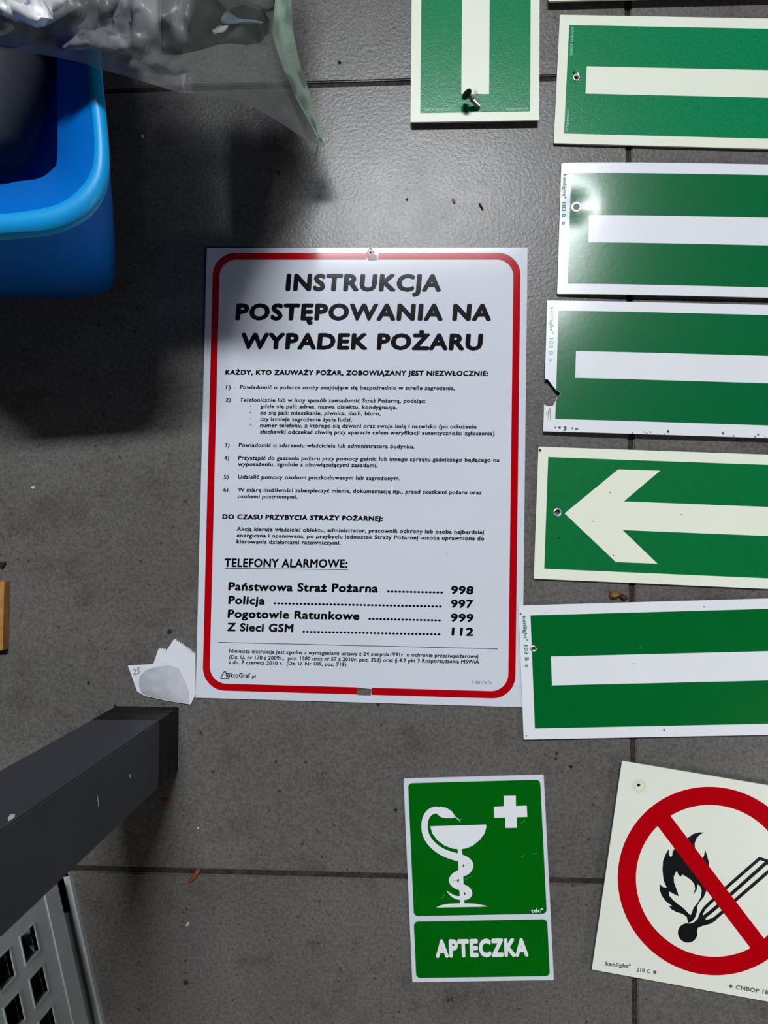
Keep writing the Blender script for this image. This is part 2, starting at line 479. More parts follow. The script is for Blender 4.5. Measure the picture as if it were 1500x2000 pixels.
# torn lip around the notch: curled white flake with a red fold in it
V = []; Fc = []
lip = [T_(760, 200), T_(700, 315), T_(680, 370), T_(745, 475), T_(955, 475), T_(970, 375), T_(880, 320), T_(825, 235)]
cxl = sum(q[0] for q in lip) / 8; cyl = sum(q[1] for q in lip) / 8
for r, z in ((1.0, 0.0003), (0.72, 0.0016), (0.45, 0.0010)):
    V += [(cxl + (q[0] - cxl) * r, cyl + (q[1] - cyl) * r, P.z(2) + z) for q in lip]
for k in range(2):
    for i in range(8):
        j = (i + 1) % 8; Fc.append((k * 8 + i, (k + 1) * 8 + i, (k + 1) * 8 + j, k * 8 + j))
mesh('torn_lip', V, [f[::-1] for f in Fc], M['poster'], P.root, True)
V, Fc, _ = flat([(cxl + (q[0] - cxl) * 0.74, cyl - 0.0003 + (q[1] - cyl) * 0.62) for q in lip[1:7]], (), P.z(2) + 0.0018)
mesh('torn_flake', V, Fc, M['red'], P.root)

TXT = [  # frame, text, left x,y, right x,y, capital height (crop px), weight
 ('A', 'INSTRUKCJA', 397, 216, 1078, 219, 79, .050), ('A', 'POSTĘPOWANIA NA', 178, 344, 1297, 347, 77, .050),
 ('A', 'WYPADEK POŻARU', 203, 471, 1262, 476, 75, .050),
 ('A', 'KAŻDY, KTO ZAUWAŻY POŻAR, ZOBOWIĄZANY JEST NIEZWŁOCZNIE:', 134, 585, 1285, 591, 23, .055),
 ('A', '1)', 137, 649, 158, 649, 18, .02), ('A', 'Powiadomić o pożarze osoby znajdujące się bezpośrednio w strefie zagrożenia,', 198, 648, 1139, 653, 18, .034),
 ('A', '2)', 135, 704, 158, 704, 18, .02), ('A', 'Telefonicznie lub w inny sposób zawiadomić Straż Pożarną, podając:', 198, 704, 1010, 709, 18, .034),
 ('A', 'gdzie się pali; adres, nazwa obiektu, kondygnacja,', 287, 732, 886, 737, 18, .034),
 ('A', 'co się pali: mieszkanie, piwnica, dach, biuro,', 287, 760, 814, 764, 18, .034),
 ('A', 'czy istnieje zagrożenie życia ludzi,', 287, 788, 688, 791, 18, .034),
 ('A', 'numer telefonu, z którego się dzwoni oraz swoje imię i nazwisko (po odłożeniu', 286, 815, 1233, 822, 18, .034),
 ('A', 'słuchawki odczekać chwilę przy aparacie celem weryfikacji autentyczności zgłoszenia)', 286, 843, 1312, 851, 18, .034),
 ('B', '3)', 131, 74, 153, 74, 18, .02), ('B', 'Powiadomić o zdarzeniu właściciela lub administratora budynku.', 193, 73, 962, 80, 18, .034),
 ('B', '4)', 129, 130, 151, 130, 18, .02), ('B', 'Przystąpić do gaszenia pożaru przy pomocy gaśnic lub innego sprzętu gaśniczego będącego na', 191, 129, 1333, 139, 18, .034),
 ('B', 'wyposażeniu, zgodnie z obowiązującymi zasadami.', 190, 156, 800, 162, 18, .034),
 ('B', '5)', 127, 213, 149, 213, 18, .02), ('B', 'Udzielić pomocy osobom poszkodowanym lub zagrożonym.', 190, 212, 899, 219, 18, .034),
 ('B', '6)', 126, 269, 148, 269, 18, .02), ('B', 'W miarę możliwości zabezpieczyć mienie, dokumentację itp., przed skutkami pożaru oraz', 190, 269, 1256, 281, 18, .034),
 ('B', 'osobami postronnymi.', 188, 297, 450, 300, 18, .034),
 ('B', 'DO CZASU PRZYBYCIA STRAŻY POŻARNEJ:', 121, 388, 824, 397, 23, .055),
 ('B', 'Akcją kieruje właściciel obiektu, administrator, pracownik ochrony lub osoba najbardziej', 184, 440, 1266, 454, 18, .034),
 ('B', 'energiczna i opanowana, po przybyciu jednostek Straży Pożarnej -osoba uprawniona do', 184, 468, 1267, 482, 18, .034),
 ('B', 'kierowania działaniami ratowniczymi.', 183, 495, 639, 501, 18, .034),
 ('B', 'TELEFONY ALARMOWE:', 131, 597, 669, 601, 38, .034),
 ('B', 'Państwowa Straż Pożarna', 147, 700, 802, 709, 38, .040), ('B', '...............', 841, 708, 1087, 713, 36, .040), ('B', '998', 1121, 715, 1220, 717, 36, .040),
 ('B', 'Policja', 147, 759, 307, 762, 37, .040), ('B', '.............................................', 345, 760, 1081, 774, 36, .040), ('B', '997', 1121, 775, 1219, 777, 36, .040),
 ('B', 'Pogotowie Ratunkowe', 144, 819, 721, 829, 37, .040), ('B', '....................', 760, 828, 1077, 835, 36, .040), ('B', '999', 1120, 836, 1220, 838, 36, .040),
 ('B', 'Z Sieci GSM', 142, 877, 433, 883, 37, .040), ('B', '.....................................', 471, 884, 1075, 896, 36, .040), ('B', '112', 1123, 897, 1219, 899, 36, .040),
 ('B', 'Niniejsza instrukcja jest zgodna z wymaganiami ustawy z 24 sierpnia1991r. o ochronie przeciwpożarowej', 151, 973, 1241, 997, 17, .030),
 ('B', '(Dz. U. nr 178 z 2009r.,  poz. 1380 oraz nr 57 z 2010r. poz. 353) oraz § 4.2 pkt 3 Rozporządzenia MSWiA', 151, 1000, 1244, 1021, 17, .030),
 ('B', 'z dn. 7 czerwca 2010 r.  (Dz. U. Nr 109, poz. 719).', 149, 1022, 669, 1033, 17, .030),
 ('B', 'PiktoGraf', 138, 1081, 243, 1083, 21, .03), ('B', '.pl', 247, 1083, 268, 1083, 14, .03),
]
px_m = 0.391e-3 / 2.239
for fr, body, x0, y0, x1, y1, cap, bold in TXT:
    f = A_ if fr == 'A' else B_
    nm = 'heading' if cap > 60 else ('subheading' if bold > .05 else ('dotted_line' if body[0] == '.' and len(body) > 4 else ('phone_entry' if cap > 30 else 'text_line')))
    letters(nm, P.root, body, f(x0, y0), f(x1, y1), cap * px_m, M['black'], P.z(1), bold, 0.055)
for y in (724, 751, 779, 806):
    a, b = A_(241, y), A_(249, y)
    mesh('dash', *stroke([(a[0], a[1], .0004), (b[0], b[1], .0004)], P.z(1)), M['black'], P.root)
def rule(f, a, b, wd, mat, sign=P, name='rule_line', k=1):
    a, b = f(*a), f(*b)
    return mesh(name, *stroke([(a[0], a[1], wd), (b[0], b[1], wd)], sign.z(k)), mat, sign.root)
rule(B_, (131, 605), (671, 610), .0005, M['black'], name='underline')
rule(B_, (104, 928), (1326, 957), .00045, M['black'])
letters('code_text', P.root, 'I 101/XO', B_(1215, 1109), B_(1298, 1112), 13 * px_m, M['grey_ink'], P.z(1), .01)
G_ = lambda x, y: P.L(420 + x / 15, 1290 + y / 15)
tri = [G_(*q) for q in ((290, 310), (245, 370), (175, 490), (200, 520), (370, 525), (390, 490), (330, 400), (310, 330))]
tr = catmull(tri, 4, True); tr.append(tr[0])
mesh('logo_outline', *stroke([(x, y, .00065) for x, y in tr], P.z(1)), M['black'], P.root)
for (x, y, ln, a) in ((885, 628, .004, 40), (870, 1078, .0035, -50), (740, 640, .002, 60), (930, 702, .002, 0), (770, 880, .002, 80)):
    q = P.L(x, y); a = math.radians(a)
    mesh('scratch', *stroke([(q[0], q[1], .0002), (q[0] + ln * math.cos(a), q[1] + ln * math.sin(a), .00012)], P.z(1)), M['grey_ink'], P.root)

# ------------------------------------------------------------------ green arrow signs on the right
GR = 'rectangular green arrow signs'
# sign standing upright, screw through it
S = Sign('arrow_sign', 'upright green sign with cream vertical bar and a dark screw through its lower end', 'sign',
         (803.5, -490), -1.2, 0.0985, 0.300, 0.0068, 0.0016, GR)
# place by its lower edge instead: bottom-left corner seen at (801.6, 238.6)
bl = at(801.6, 238.6, 0.0068); a = math.radians(-0.45); S.a = a
S.c = Vector((bl.x - math.sin(a) * S.h, bl.y + math.cos(a) * S.h, 0.0068)); S.root.location = (S.c.x, S.c.y, 0.0052); S.root.rotation_euler = (0, 0, a)
S.plate(M['cream'])
x0 = S.L(820.8, 219.4)[0]; x1 = S.L(1035.4, 219.4)[0]; yb = S.L(925, 219.4)[1]
S.fill('green_field', box2((x0, x1, yb, -0.008)), M['green_grain'], 1)
b0 = S.L(901, 183.9); b1 = S.L(955.2, 183.9)
hw = 0.036; xc = (b0[0] + b1[0]) / 2
S.fill('bar', [(b0[0], b0[1]), (b1[0], b1[1]), (b1[0], -0.055), (xc + hw, -0.085), (xc + hw, -0.058), (xc, -0.016), (xc - hw, -0.058), (xc - hw, -0.085), (b0[0], -0.055)], M['cream'], 2)
letters('small_print', S.root, 'CNBOP 5616/2019', S.L(825, 216.5), S.L(881, 216.5), .0022, M['mint'], S.z(2), .01, 0)
letters('small_print', S.root, 'signproject ©', S.L(988, 215), S.L(1031, 215), .0022, M['mint'], S.z(2), .01, 0)
upright = S

# the screw: head, shank and thread; it lies askew in the torn hole
def screw(hx, hy, hz, tx, ty, tz, label):
    h = Vector((hx, hy, hz)); t = Vector((tx, ty, tz)); d = (t - h); ln = d.length
    q = d.to_track_quat('Z', 'Y')
    r = thing('screw', label, 'screw', (tx, ty, 0))
    def lathe(prof, nm, mat, n=20, twist=0.0):
        V = []; Fc = []
        for z, rad in prof:
            for i in range(n):
                a = 2 * math.pi * i / n
                rr = rad
                V.append(h + q @ Vector((rr * math.cos(a), rr * math.sin(a), z)) - r.location)
        for k in range(len(prof) - 1):
            for i in range(n):
                j = (i + 1) % n; Fc.append((k * n + i, k * n + j, (k + 1) * n + j, (k + 1) * n + i))
        Fc.append(tuple(range(n))[::-1]); Fc.append(tuple(range((len(prof) - 1) * n, len(prof) * n)))
        return mesh(nm, V, Fc, mat, r, False)
    lathe([(-.0012, .0012), (-.0010, .0030), (-.0004, .0043), (0, .0045), (.0006, .0042), (.0010, .0018)], 'screw_head', M['screw_head'])
    prof = [(.0008, .0014), (ln * .38, .0014)]
    z = ln * .38
    lathe(prof, 'shank', M['rust'])
    pr = [(z, .0012)]
    while z < ln - .002:
        pr += [(z + .0005, .0021), (z + .0010, .0013)]; z += .0012
    pr.append((ln, .0003))
    lathe(pr, 'thread', M['steel'])
    V = []
    return r
hp = at(911.5, 184, .0190); tp = at(937, 209, .0078)
sc1 = screw(hp.x, hp.y, hp.z, tp.x, tp.y, tp.z, 'dark round-headed screw with bright thread lying on the upright green sign')
# flared white chips of the torn hole
for (x, y, r, mt) in ((929, 180, .0022, 'cream'), (925, 192, .0014, 'aluminium'), (933, 197, .0013, 'aluminium')):
    c = S.L(x, y); V = []; pts = circle(c[0], c[1], r, 9, .35)
    V = [(p[0], p[1], S.z(2) + random.uniform(0.0002, 0.0012)) for p in pts] + [(c[0], c[1], S.z(2) + .0014)]
    mesh('torn_chip', V, [(i, (i + 1) % 9, 9) for i in range(9)], M[mt], S.root)

def bar_sign(label, tl, ang, ht, zt, thick, plate_mat, green, ftl, fbl, btl, bbl, length=0.30, hole=None, hole_r=.0016,
             brand=None, arrow=None, outer=None, bar_mat=None, tilt=0.0, warp=None):
    s = Sign('arrow_sign', label, 'sign', tl, ang, length, ht, zt, thick, GR, tilt)
    holes = []
    if hole:
        hc = s.L(*hole)
        holes = [circle(hc[0], hc[1], hole_r, 18, .06)]
    s.hc = s.L(*hole) if hole else None
    fr = rect_from(s, ftl, fbl, length - 0.0085)
    if outer: outer = outer(s)
    s.plate(plate_mat, outer, holes)
    fld = box2(fr)
    s.fill('green_field', fld, green, 1, holes)
    if arrow:
        pts = [s.L(*q) for q in arrow]
        # pts: tip, up-left, up-right, inner-up, inner-low, low-right, low-left
        yu, yl = pts[3][1], pts[4][1]
        poly = [pts[0], pts[1], pts[2], pts[3], (length - .022, yu), (length - .022, yl), pts[4], pts[5], pts[6]]
        s.fill('arrow', poly, bar_mat or plate_mat, 2)
    else:
        br = rect_from(s, btl, bbl, length - 0.06)
        head = arrow_head(br[2], br[3], length - 0.016, fr)
        poly = [(br[0], br[3]), (head[3][0], br[3])] + [head[2], head[1], head[0], head[6], head[5]] + [(head[4][0], br[2]), (br[0], br[2])]
        s.fill('bar', poly, bar_mat or plate_mat, 2)
    return s

# topmost, only its lower edge shows
S0 = Sign('arrow_sign', 'green and cream sign cut off by the top right edge, only its lower rim showing', 'sign',
          (1071, -245), -0.3, 0.30, 0.10, 0.0070, 0.0016, GR)
a = math.radians(-0.35); bl = at(1072.5, 4.2, .007)
bl = at(1071, 2.0, .007)
S0.a = a; S0.c = Vector((bl.x - math.sin(a) * .1, bl.y + math.cos(a) * .1, .007)); S0.root.location = (S0.c.x, S0.c.y, .0054); S0.root.rotation_euler = (0, 0, a)
S0.plate(M['cream'])
S0.fill('green_field', box2((.009, .291, -.0915, -.0085)), M['green_grain'], 1)
S0.fill('bar', box2((.022, .275, -.061, -.039)), M['cream'], 2)
# black pads added in the shaded gap under the two raised signs
for s, wd in ((S0, .28), (upright, .08)):
    pts = [(.010, -s.h + .006), (s.w - .010, -s.h + .006), (s.w - .010, -.01), (.010, -.01)]
    V, Fc = slab(pts, (), -(s.zt - s.t) + 0.0002, -0.0001)
    mesh('foam_pad', V, Fc, M['foot'], s.root)

S2 = bar_sign('green sign with thick cream border and cream bar, ragged screw hole, uppermost one fully visible',
              (1093.5, 28.8), -2.9, 0.1008, 0.0030, 0.0016, M['cream'], M['green_grain'],
              (1112.2, 49), (1101, 260.7), (1145.8, 129.6), (1143.4, 183), hole=(1125.6, 151.5))
# its left edge leans a little: small print reading upwards beside the hole
def vtext(s, body, top, bot, cap, mat, k=2, bold=.01, down=True):
    a, b = s.L(*top), s.L(*bot)
    if down: letters('small_print', s.root, body, a, b, cap, mat, s.z(k), bold, 0)
    else: letters('small_print', s.root, body, b, a, cap, mat, s.z(k), bold, 0)
vtext(S2, 'CNBOP 5616/2019', (1120.8, 53), (1118, 109), .0021, M['mint'], down=False)
vtext(S2, '© signproject', (1111.5, 215), (1109, 256), .0021, M['mint'], down=False)
ring(S2, S2.hc[0], S2.hc[1], .0016, .0028, M['aluminium'], 2, lift=.0008)
for dx, dy, r in ((.0028, -.0022, .0013), (-.002, .0036, .001), (.0016, .0030, .0012)):
    c = (S2.hc[0] + dx, S2.hc[1] + dy)
    pts = circle(c[0], c[1], r, 8, .4)
    mesh('torn_chip', [(p[0], p[1], S2.z(2) + random.uniform(0.0001, .0008)) for p in pts] + [(c[0], c[1], S2.z(2) + .001)],
         [(i, (i + 1) % 8, 8) for i in range(8)], M['aluminium' if dx > 0 else 'hole'], S2.root)

def warp3(s, x, y):
    hx, hy = s.hc
    r = math.hypot(x - hx, y - hy)
    return .0042 * (1 - math.exp(-max(x, 0) / .045)) * math.exp(-max(x, 0) / .3) - .0013 * math.exp(-(r / 0.011) ** 2)
S3 = bar_sign('white-edged green sign with glossy glare and a dent round its white-ringed screw hole',
              (1096.7, 318.4), -2.1, 0.1015, 0.0030, 0.0012, M['white'], M['green_deep'],
              (1116, 339.3), (1108, 554.7), (1148.9, 421.8), (1149, 474.9), hole=(1125.9, 404.3), hole_r=.0012, warp=warp3)
# slanted left end is slightly out of square in the photograph; brand print in the margin
vtext(S3, 'kenlight® 103 B', (1100.2, 340), (1097.2, 424), .0030, M['teal'], bold=.03)
ring(S3, S3.hc[0], S3.hc[1], .0021, .0040, M['white'], 8, lift=.0003)
S3.fill('screw_hole', circle(S3.hc[0], S3.hc[1], .0023, 20, .08), M['holegrey'], 10)
def small_dot(s, x, y, r, mat, k=2):
    c = s.L(x, y)
    mesh('small_mark', *flat(circle(c[0], c[1], r, 12), [circle(c[0], c[1], r * .4, 8)], s.z(k))[:2], mat, s.root)
small_dot(S3, 1100.5, 436, .0012, M['teal'])
for o in S3.root.children: bend(o, lambda x, y: warp3(S3, x, y), .004 if o.name[:5] != 'small' else .02)

def outer4(s):
    C_ = lambda x, y: s.L(1040 + x / 3.26, 300 + y / 3.26)
    n = [(78, 1440), (95, 1440), (125, 1480), (150, 1512), (168, 1520), (174, 1534), (150, 1560), (140, 1585), (128, 1608), (100, 1613), (65, 1600)]
    n = [C_(*q) for q in n]
    n[0] = (0.0, n[0][1]); n[-1] = (0.0, n[-1][1])
    return [(0, 0)] + n + [(0, -s.h), (s.w, -s.h), (s.w, 0)]
def warp4(x, y):
    return (.0036 * (1 - math.exp(-max(x, 0) / .05)) + .0021 * (1 - math.exp(-max(-y, 0) / .035))) * math.exp(-max(x, 0) / .25)
S4 = Sign('arrow_sign', 'white-edged green sign with a jagged bite broken out of its left edge', 'sign', (1068.5, 587.4), -2.05, .30, .1005, .0028, .0012, GR)
S4.plate(M['white'], outer4(S4))
fr = rect_from(S4, (1090.6, 607.4), (1083, 819.4), .2915)
C_ = lambda x, y: S4.L(1040 + x / 3.26, 300 + y / 3.26)
S4.fill('green_field', [(fr[0], fr[3]), (fr[1], fr[3]), (fr[1], fr[2]), (fr[0], fr[2]), (fr[0], C_(140, 1585)[1]), C_(152, 1560), C_(175, 1534), C_(169, 1519), C_(150, 1511), (fr[0], C_(150, 1505)[1])], M['green_deep'], 1)
br = rect_from(S4, (1123.4, 687.2), (1122.2, 739.6), .24)
hd = arrow_head(br[2], br[3], .284, fr)
S4.fill('bar', [(br[0], br[3]), (hd[3][0], br[3]), hd[2], hd[1], hd[0], hd[6], hd[5], (hd[4][0], br[2]), (br[0], br[2])], M['white'], 2)
vtext(S4, 'kenlight® 103 B', (1075.0, 600), (1071.5, 694), .0030, M['mint'], bold=.02)
small_dot(S4, 1074, 704, .0012, M['mint'])
for i in range(26):   # dark scuffs along the lower edge
    x = random.choice([random.uniform(1080, 1125), random.uniform(1230, 1330), random.uniform(1400, 1495)]); y = 838.5 + (x - 1058) * .0335 + random.uniform(-5, 3)
    c = S4.L(x, y); c = (c[0], max(c[1], -S4.h + .0007))
    pts = [(px, max(py, -S4.h + .0001)) for px, py in circle(c[0], c[1], random.uniform(.0003, .0010), 7, .5)]
    mesh('scuff', *flat(pts, (), S4.z(2))[:2], M['grey_ink'], S4.root)
for x, y, ln in ((1070, 803, .008), (1073, 798, .009), (1067, 806, .006)):
    c = S4.L(x, y); mesh('scuff', *stroke([(c[0], c[1], .0006), (c[0] + .0006, c[1] - ln, .0002)], S4.z(2)), M['grey_ink'], S4.root)

for o in S4.root.children: bend(o, warp4, .004 if o.name[:5] in ('plate', 'green', 'bar') or o.name[:3] == 'bar' else .02)

S5 = bar_sign('green sign with cream border and a large cream arrow pointing left', (1051.7, 872.3), -2.2, 0.1003, 0.0028, 0.0014,
              M['cream'], M['green_mid'], (1070.3, 892.7), (1063.3, 1110.7), None, None, hole=(1089, 1000.5), hole_r=.0020,
              arrow=[(1102.7, 1002.7), (1207.3, 916.7), (1289.3, 919.3), (1218.3, 979.3), (1216, 1035.3), (1284.3, 1101), (1202.7, 1097.7)])
ring(S5, S5.hc[0], S5.hc[1], .0020, .0031, M['aluminium'], 2, lift=.0003)
for x, y, r in ((1091.7, 1050.7, .0010), (1053.8, 879.5, .0011), (1157, 1019, .0004), (1192, 962, .0005), (1331, 1005, .0005), (1198, 1085, .0005)):
    c = S5.L(x, y); S5.fill('dirt_spot', circle(max(c[0], r + .0001), min(c[1], -r - .0001), r, 10, .15), M['hole'] if r > .0006 else M['grey_ink'], 4)

S6 = bar_sign('white-edged green sign overlapping the right edge of the instruction board', (1012.7, 1182.7), 2.05, 0.1005, 0.0032, 0.0012,
              M['white'], M['green_low'], (1035.7, 1202), (1045, 1422.7), (1075.7, 1282.3), (1078.3, 1338.7), hole=(1042, 1267), hole_r=.0012)
vtext(S6, 'kenlight® 103 B', (1020.8, 1203), (1025.5, 1291), .0030, M['teal'], bold=.03)
small_dot(S6, 1028.3, 1300.5, .0012, M['teal'])
ring(S6, S6.hc[0], S6.hc[1], .0013, .0024, M['aluminium'], 2, lift=.0004)
for x, y, r in ((1250, 1265, .0006), (1017, 1199, .0008), (1297, 1426, .0007), (1028, 1437, .0005), (1375, 1185, .0005), (1237, 1296, .0005)):
    c = S6.L(x, y); S6.fill('dirt_spot', circle(max(c[0], r + .0001), c[1], r, 9, .3), M['grey_ink'], 4)

# ------------------------------------------------------------------ first aid sign
K = Sign('first_aid_sign', 'white and green first aid sign with bowl and snake symbol reading APTECZKA', 'sign',
         (788, 1520.8), 2.65, 0.1055, 0.1514, 0.0018, 0.0012)
K.plate(M['poster'])
Kc = lambda x, y: K.L(760 + x / 2.027, 1470 + y / 2.027)
Ks = lambda x, y: K.L(800 + x / 5.769, 1540 + y / 5.769)
def round_quad(s, f, q, r):
    xs = [f(*p) for p in q]
    return rounded((xs[0][0] + xs[3][0]) / 2, (xs[1][0] + xs[2][0]) / 2, (xs[2][1] + xs[3][1]) / 2, (xs[0][1] + xs[1][1]) / 2, r)
K.fill('green_panel', round_quad(K, Kc, ((75, 123), (600, 105), (622, 635), (98, 650)), .0032), M['green_pure'], 1)
K.fill('text_panel', round_quad(K, Kc, ((99, 672), (625, 656), (637, 883), (106, 894)), .0032), M['green_pure'], 1)
K.fill('cross', [Ks(*q) for q in ((1062, 82), (1196, 80), (1198, 197), (1320, 193), (1326, 320), (1208, 323), (1210, 442), (1080, 445), (1075, 327), (953, 328), (948, 205), (1062, 198))], M['white'], 2)
bowl = [(862, 405), (863, 440), (845, 505), (790, 580), (710, 645), (630, 676), (555, 684), (480, 676), (390, 640), (310, 580), (255, 505), (232, 425)]
K.fill('bowl', [Ks(*q) for q in bowl], M['white'], 2)
K.fill('bowl_stem', [Ks(*q) for q in ((540, 670), (590, 670), (618, 1300), (568, 1300))], M['white'], 2.5)
K.fill('bowl_foot', [Ks(*q) for q in ((298, 1340), (350, 1315), (430, 1298), (590, 1292), (740, 1297), (820, 1312), (888, 1327), (800, 1332))], M['white'], 3)
k_s = .391e-3 / 5.769
path = [(330, 243, 78), (270, 245, 74), (215, 280, 72), (180, 340, 70), (168, 420, 70), (178, 500, 72), (212, 575, 74), (268, 642, 76), (345, 700, 78), (435, 742, 82),
        (520, 768, 85), (590, 790, 88), (645, 825, 98), (666, 868, 102), (640, 920, 95), (575, 955, 88), (512, 990, 84), (487, 1032, 86), (510, 1075, 84), (575, 1108, 80),
        (640, 1135, 76), (668, 1180, 74), (645, 1218, 60), (590, 1232, 46), (520, 1225, 34), (462, 1193, 24), (418, 1150, 3)]
body = [(*Ks(x, y), wd * k_s) for x, y, wd in catmull(path, 5)]
headp = [Ks(*q) for q in ((345, 203), (410, 215), (470, 250), (500, 290), (515, 322), (470, 333), (400, 333), (350, 320), (308, 285), (300, 240))]
tong = [stroke([(*Ks(512, 318), .0007), (*Ks(560, 355), .0005)], K.z(2)), stroke([(*Ks(558, 353), .0005), (*Ks(572, 382), .0002)], K.z(2)), stroke([(*Ks(558, 355), .0005), (*Ks(586, 350), .0002)], K.z(2))]
mesh('snake', *merge([stroke(body, K.z(4)), flat(headp, (), K.z(4.5))[:2]] + tong), M['white'], K.root)
letters('sign_word', K.root, 'APTECZKA', Kc(185, 807), Kc(552, 802), 70 * .391e-3 / 2.027, M['white'], K.z(2), .055, 0)
letters('small_print', K.root, 'tdc®', Kc(562, 633), Kc(611, 631), .0030, M['white'], K.z(2), .03, 0)
for x0, y0, x1, y1 in ((1250, 775, 1300, 750), (1390, 740, 1440, 728), (620, 1030, 710, 980), (1250, 400, 1300, 350), (360, 1240, 400, 1190)):
    a, b = Ks(x0, y0), Ks(x1, y1)
    mesh('scratch', *stroke([(*a, .00015), (*b, .0001)], K.z(3)), M['mint'], K.root)

# ------------------------------------------------------------------ no open flame sign
N = Sign('no_flame_sign', 'square cream sign with a red barred circle over a burning match', 'sign', (1214.9, 1486.3), -8.55, 0.1540, 0.1545, 0.0062, 0.0014)
Nc = lambda x, y: N.L(760 + x / 2.027, 1470 + y / 2.027)
Nf = lambda x, y: N.L(1260 + x / 6.25, 1600 + y / 6.25)
Nt = lambda x, y: N.L(1150 + x / 4.286, 1860 + y / 4.286)
hc = Nc(988, 129); N.hc = hc
N.plate(M['cream_grey'], None, [circle(hc[0], hc[1], .0013, 16)])
pA, pB, pC = Nc(905, 490), Nc(1262, 135), Nt(1050, 192)
def circ3(a, b, c):
    ax, ay = a; bx, by = b; cx, cy = c
    d = 2 * (ax * (by - cy) + bx * (cy - ay) + cx * (ay - by))
    ux = ((ax * ax + ay * ay) * (by - cy) + (bx * bx + by * by) * (cy - ay) + (cx * cx + cy * cy) * (ay - by)) / d
    uy = ((ax * ax + ay * ay) * (cx - bx) + (bx * bx + by * by) * (ax - cx) + (cx * cx + cy * cy) * (bx - ax)) / d
    return ux, uy, math.hypot(ax - ux, ay - uy)
ux, uy, R0 = circ3(pA, pB, pC)
R1 = math.hypot(Nc(1262, 207)[0] - ux, Nc(1262, 207)[1] - uy)
V, Fc, _ = flat(circle(ux, uy, R0, 96), [circle(ux, uy, R1, 96)], N.z(1))
mesh('red_ring', V, Fc, M['red'], N.root)
fo = [(722, 162), (660, 160), (590, 178), (540, 213), (505, 240), (430, 280), (368, 342), (335, 400), (330, 450), (305, 456), (288, 425), (291, 360), (248, 430), (218, 510), (211, 620), (224, 740), (264, 836), (215, 825), (178, 792),
      (177, 860), (200, 930), (250, 1000), (332, 1058), (288, 1055), (320, 1098), (380, 1132), (460, 1156), (508, 1192), (525, 1265), (570, 1250), (610, 1200), (632, 1130), (637, 1058), (665, 1010), (715, 950), (745, 880), (748, 800),
      (775, 700), (779, 600), (776, 520), (755, 440), (732, 374), (720, 440), (700, 480), (650, 470), (612, 380), (604, 300), (625, 235), (665, 190)]
fi = [(385, 628), (350, 700), (352, 770), (378, 840), (412, 941), (350, 912), (294, 882), (292, 930), (340, 985), (400, 1035), (470, 1085), (520, 1140), (553, 1172), (575, 1130), (590, 1080), (640, 1020), (680, 950), (690, 870), (670, 815),
      (641, 795), (630, 860), (584, 926), (610, 850), (600, 790), (560, 740), (500, 700), (455, 674), (436, 700), (408, 680)]
N.fill('flame', [Nf(*q) for q in fo], M['black_soft'], 2, [[Nf(*q) for q in fi]])
km = .391e-3 / 6.25
def mstroke(pts, wd, k=[3]):
    k[0] += .15
    return stroke([(*Nf(x, y), wd * km) for x, y in catmull(pts, 4)], N.z(k[0]))
head_c = Nf(518, 1388)
match = [flat(circle(head_c[0], head_c[1], 112 * km, 36), (), N.z(2))[:2],
         flat([Nf(*q) for q in ((520, 1278), (590, 1262), (640, 1215), (680, 1140), (715, 1185), (745, 1190), (735, 1235), (800, 1235), (850, 1215), (865, 1235), (800, 1275), (690, 1305), (645, 1325), (620, 1400))], (), N.z(2.5))[:2],
         mstroke([(1400, 475), (970, 852), (845, 968), (740, 1070), (700, 1125), (665, 1200)], 36), mstroke([(1490, 520), (1040, 920), (900, 1045), (800, 1130), (700, 1205)], 40),
         mstroke([(1560, 590), (1095, 992), (955, 1120), (880, 1185), (820, 1225), (720, 1255)], 38),
         mstroke([(1390, 476), (1455, 496), (1520, 518), (1590, 548)], 34), mstroke([(1500, 520), (1520, 570), (1545, 600)], 30), mstroke([(1590, 548), (1575, 575), (1545, 600)], 30)]
mesh('match', *merge(match), M['black_soft'], N.root)
bar = [Nc(1085 - 35, 266 - 46), Nc(1452 + 28, 747 + 37)]
mesh('red_bar', *stroke([(*bar[0], .0121), (*bar[1], .0121)], N.z(5)), M['red'], N.root)
for k_, (rr_, c_) in enumerate(((.0058, (.78, .79, .66)), (.0050, (.76, .75, .58)), (.0043, (.73, .70, .49)), (.0035, (.76, .75, .57)), (.0026, (.79, .80, .68)))):
    mt = new_mat('stain_tone', c_, 0.35, 0.25)
    mesh('hole_stain', *flat(circle(hc[0] + .0005, hc[1] - .0005, rr_, 28, .05), [circle(hc[0], hc[1], .0013, 14)], N.z(.5 + .35 * k_))[:2], mt, N.root)
letters('small_print', N.root, 'kenlight®', Nt(138, 108), Nt(350, 132), .0030, M['grey_ink'], N.z(1), .04, 0)
letters('small_print', N.root, '210 C', Nt(398, 158), Nt(512, 174), .0028, M['grey_ink'], N.z(1), .04, 0)
letters('small_print', N.root, 'CNBOP 1836', Nt(1228, 306), Nt(1560, 362), .0031, M['grey_ink'], N.z(1), .04, 0)
for q in ((552, 166), (1188, 284)):
    c = Nt(*q); N.fill('small_mark', circle(c[0], c[1], .0013, 12), M['grey_ink'], 1)
V, Fc = slab(rounded(.012, .142, -.142, -.012, .006), (), -.0046, -.0001)
mesh('foam_pad', V, Fc, M['foot'], N.root)  # added black pad, stands in for the shade beneath this raised plate

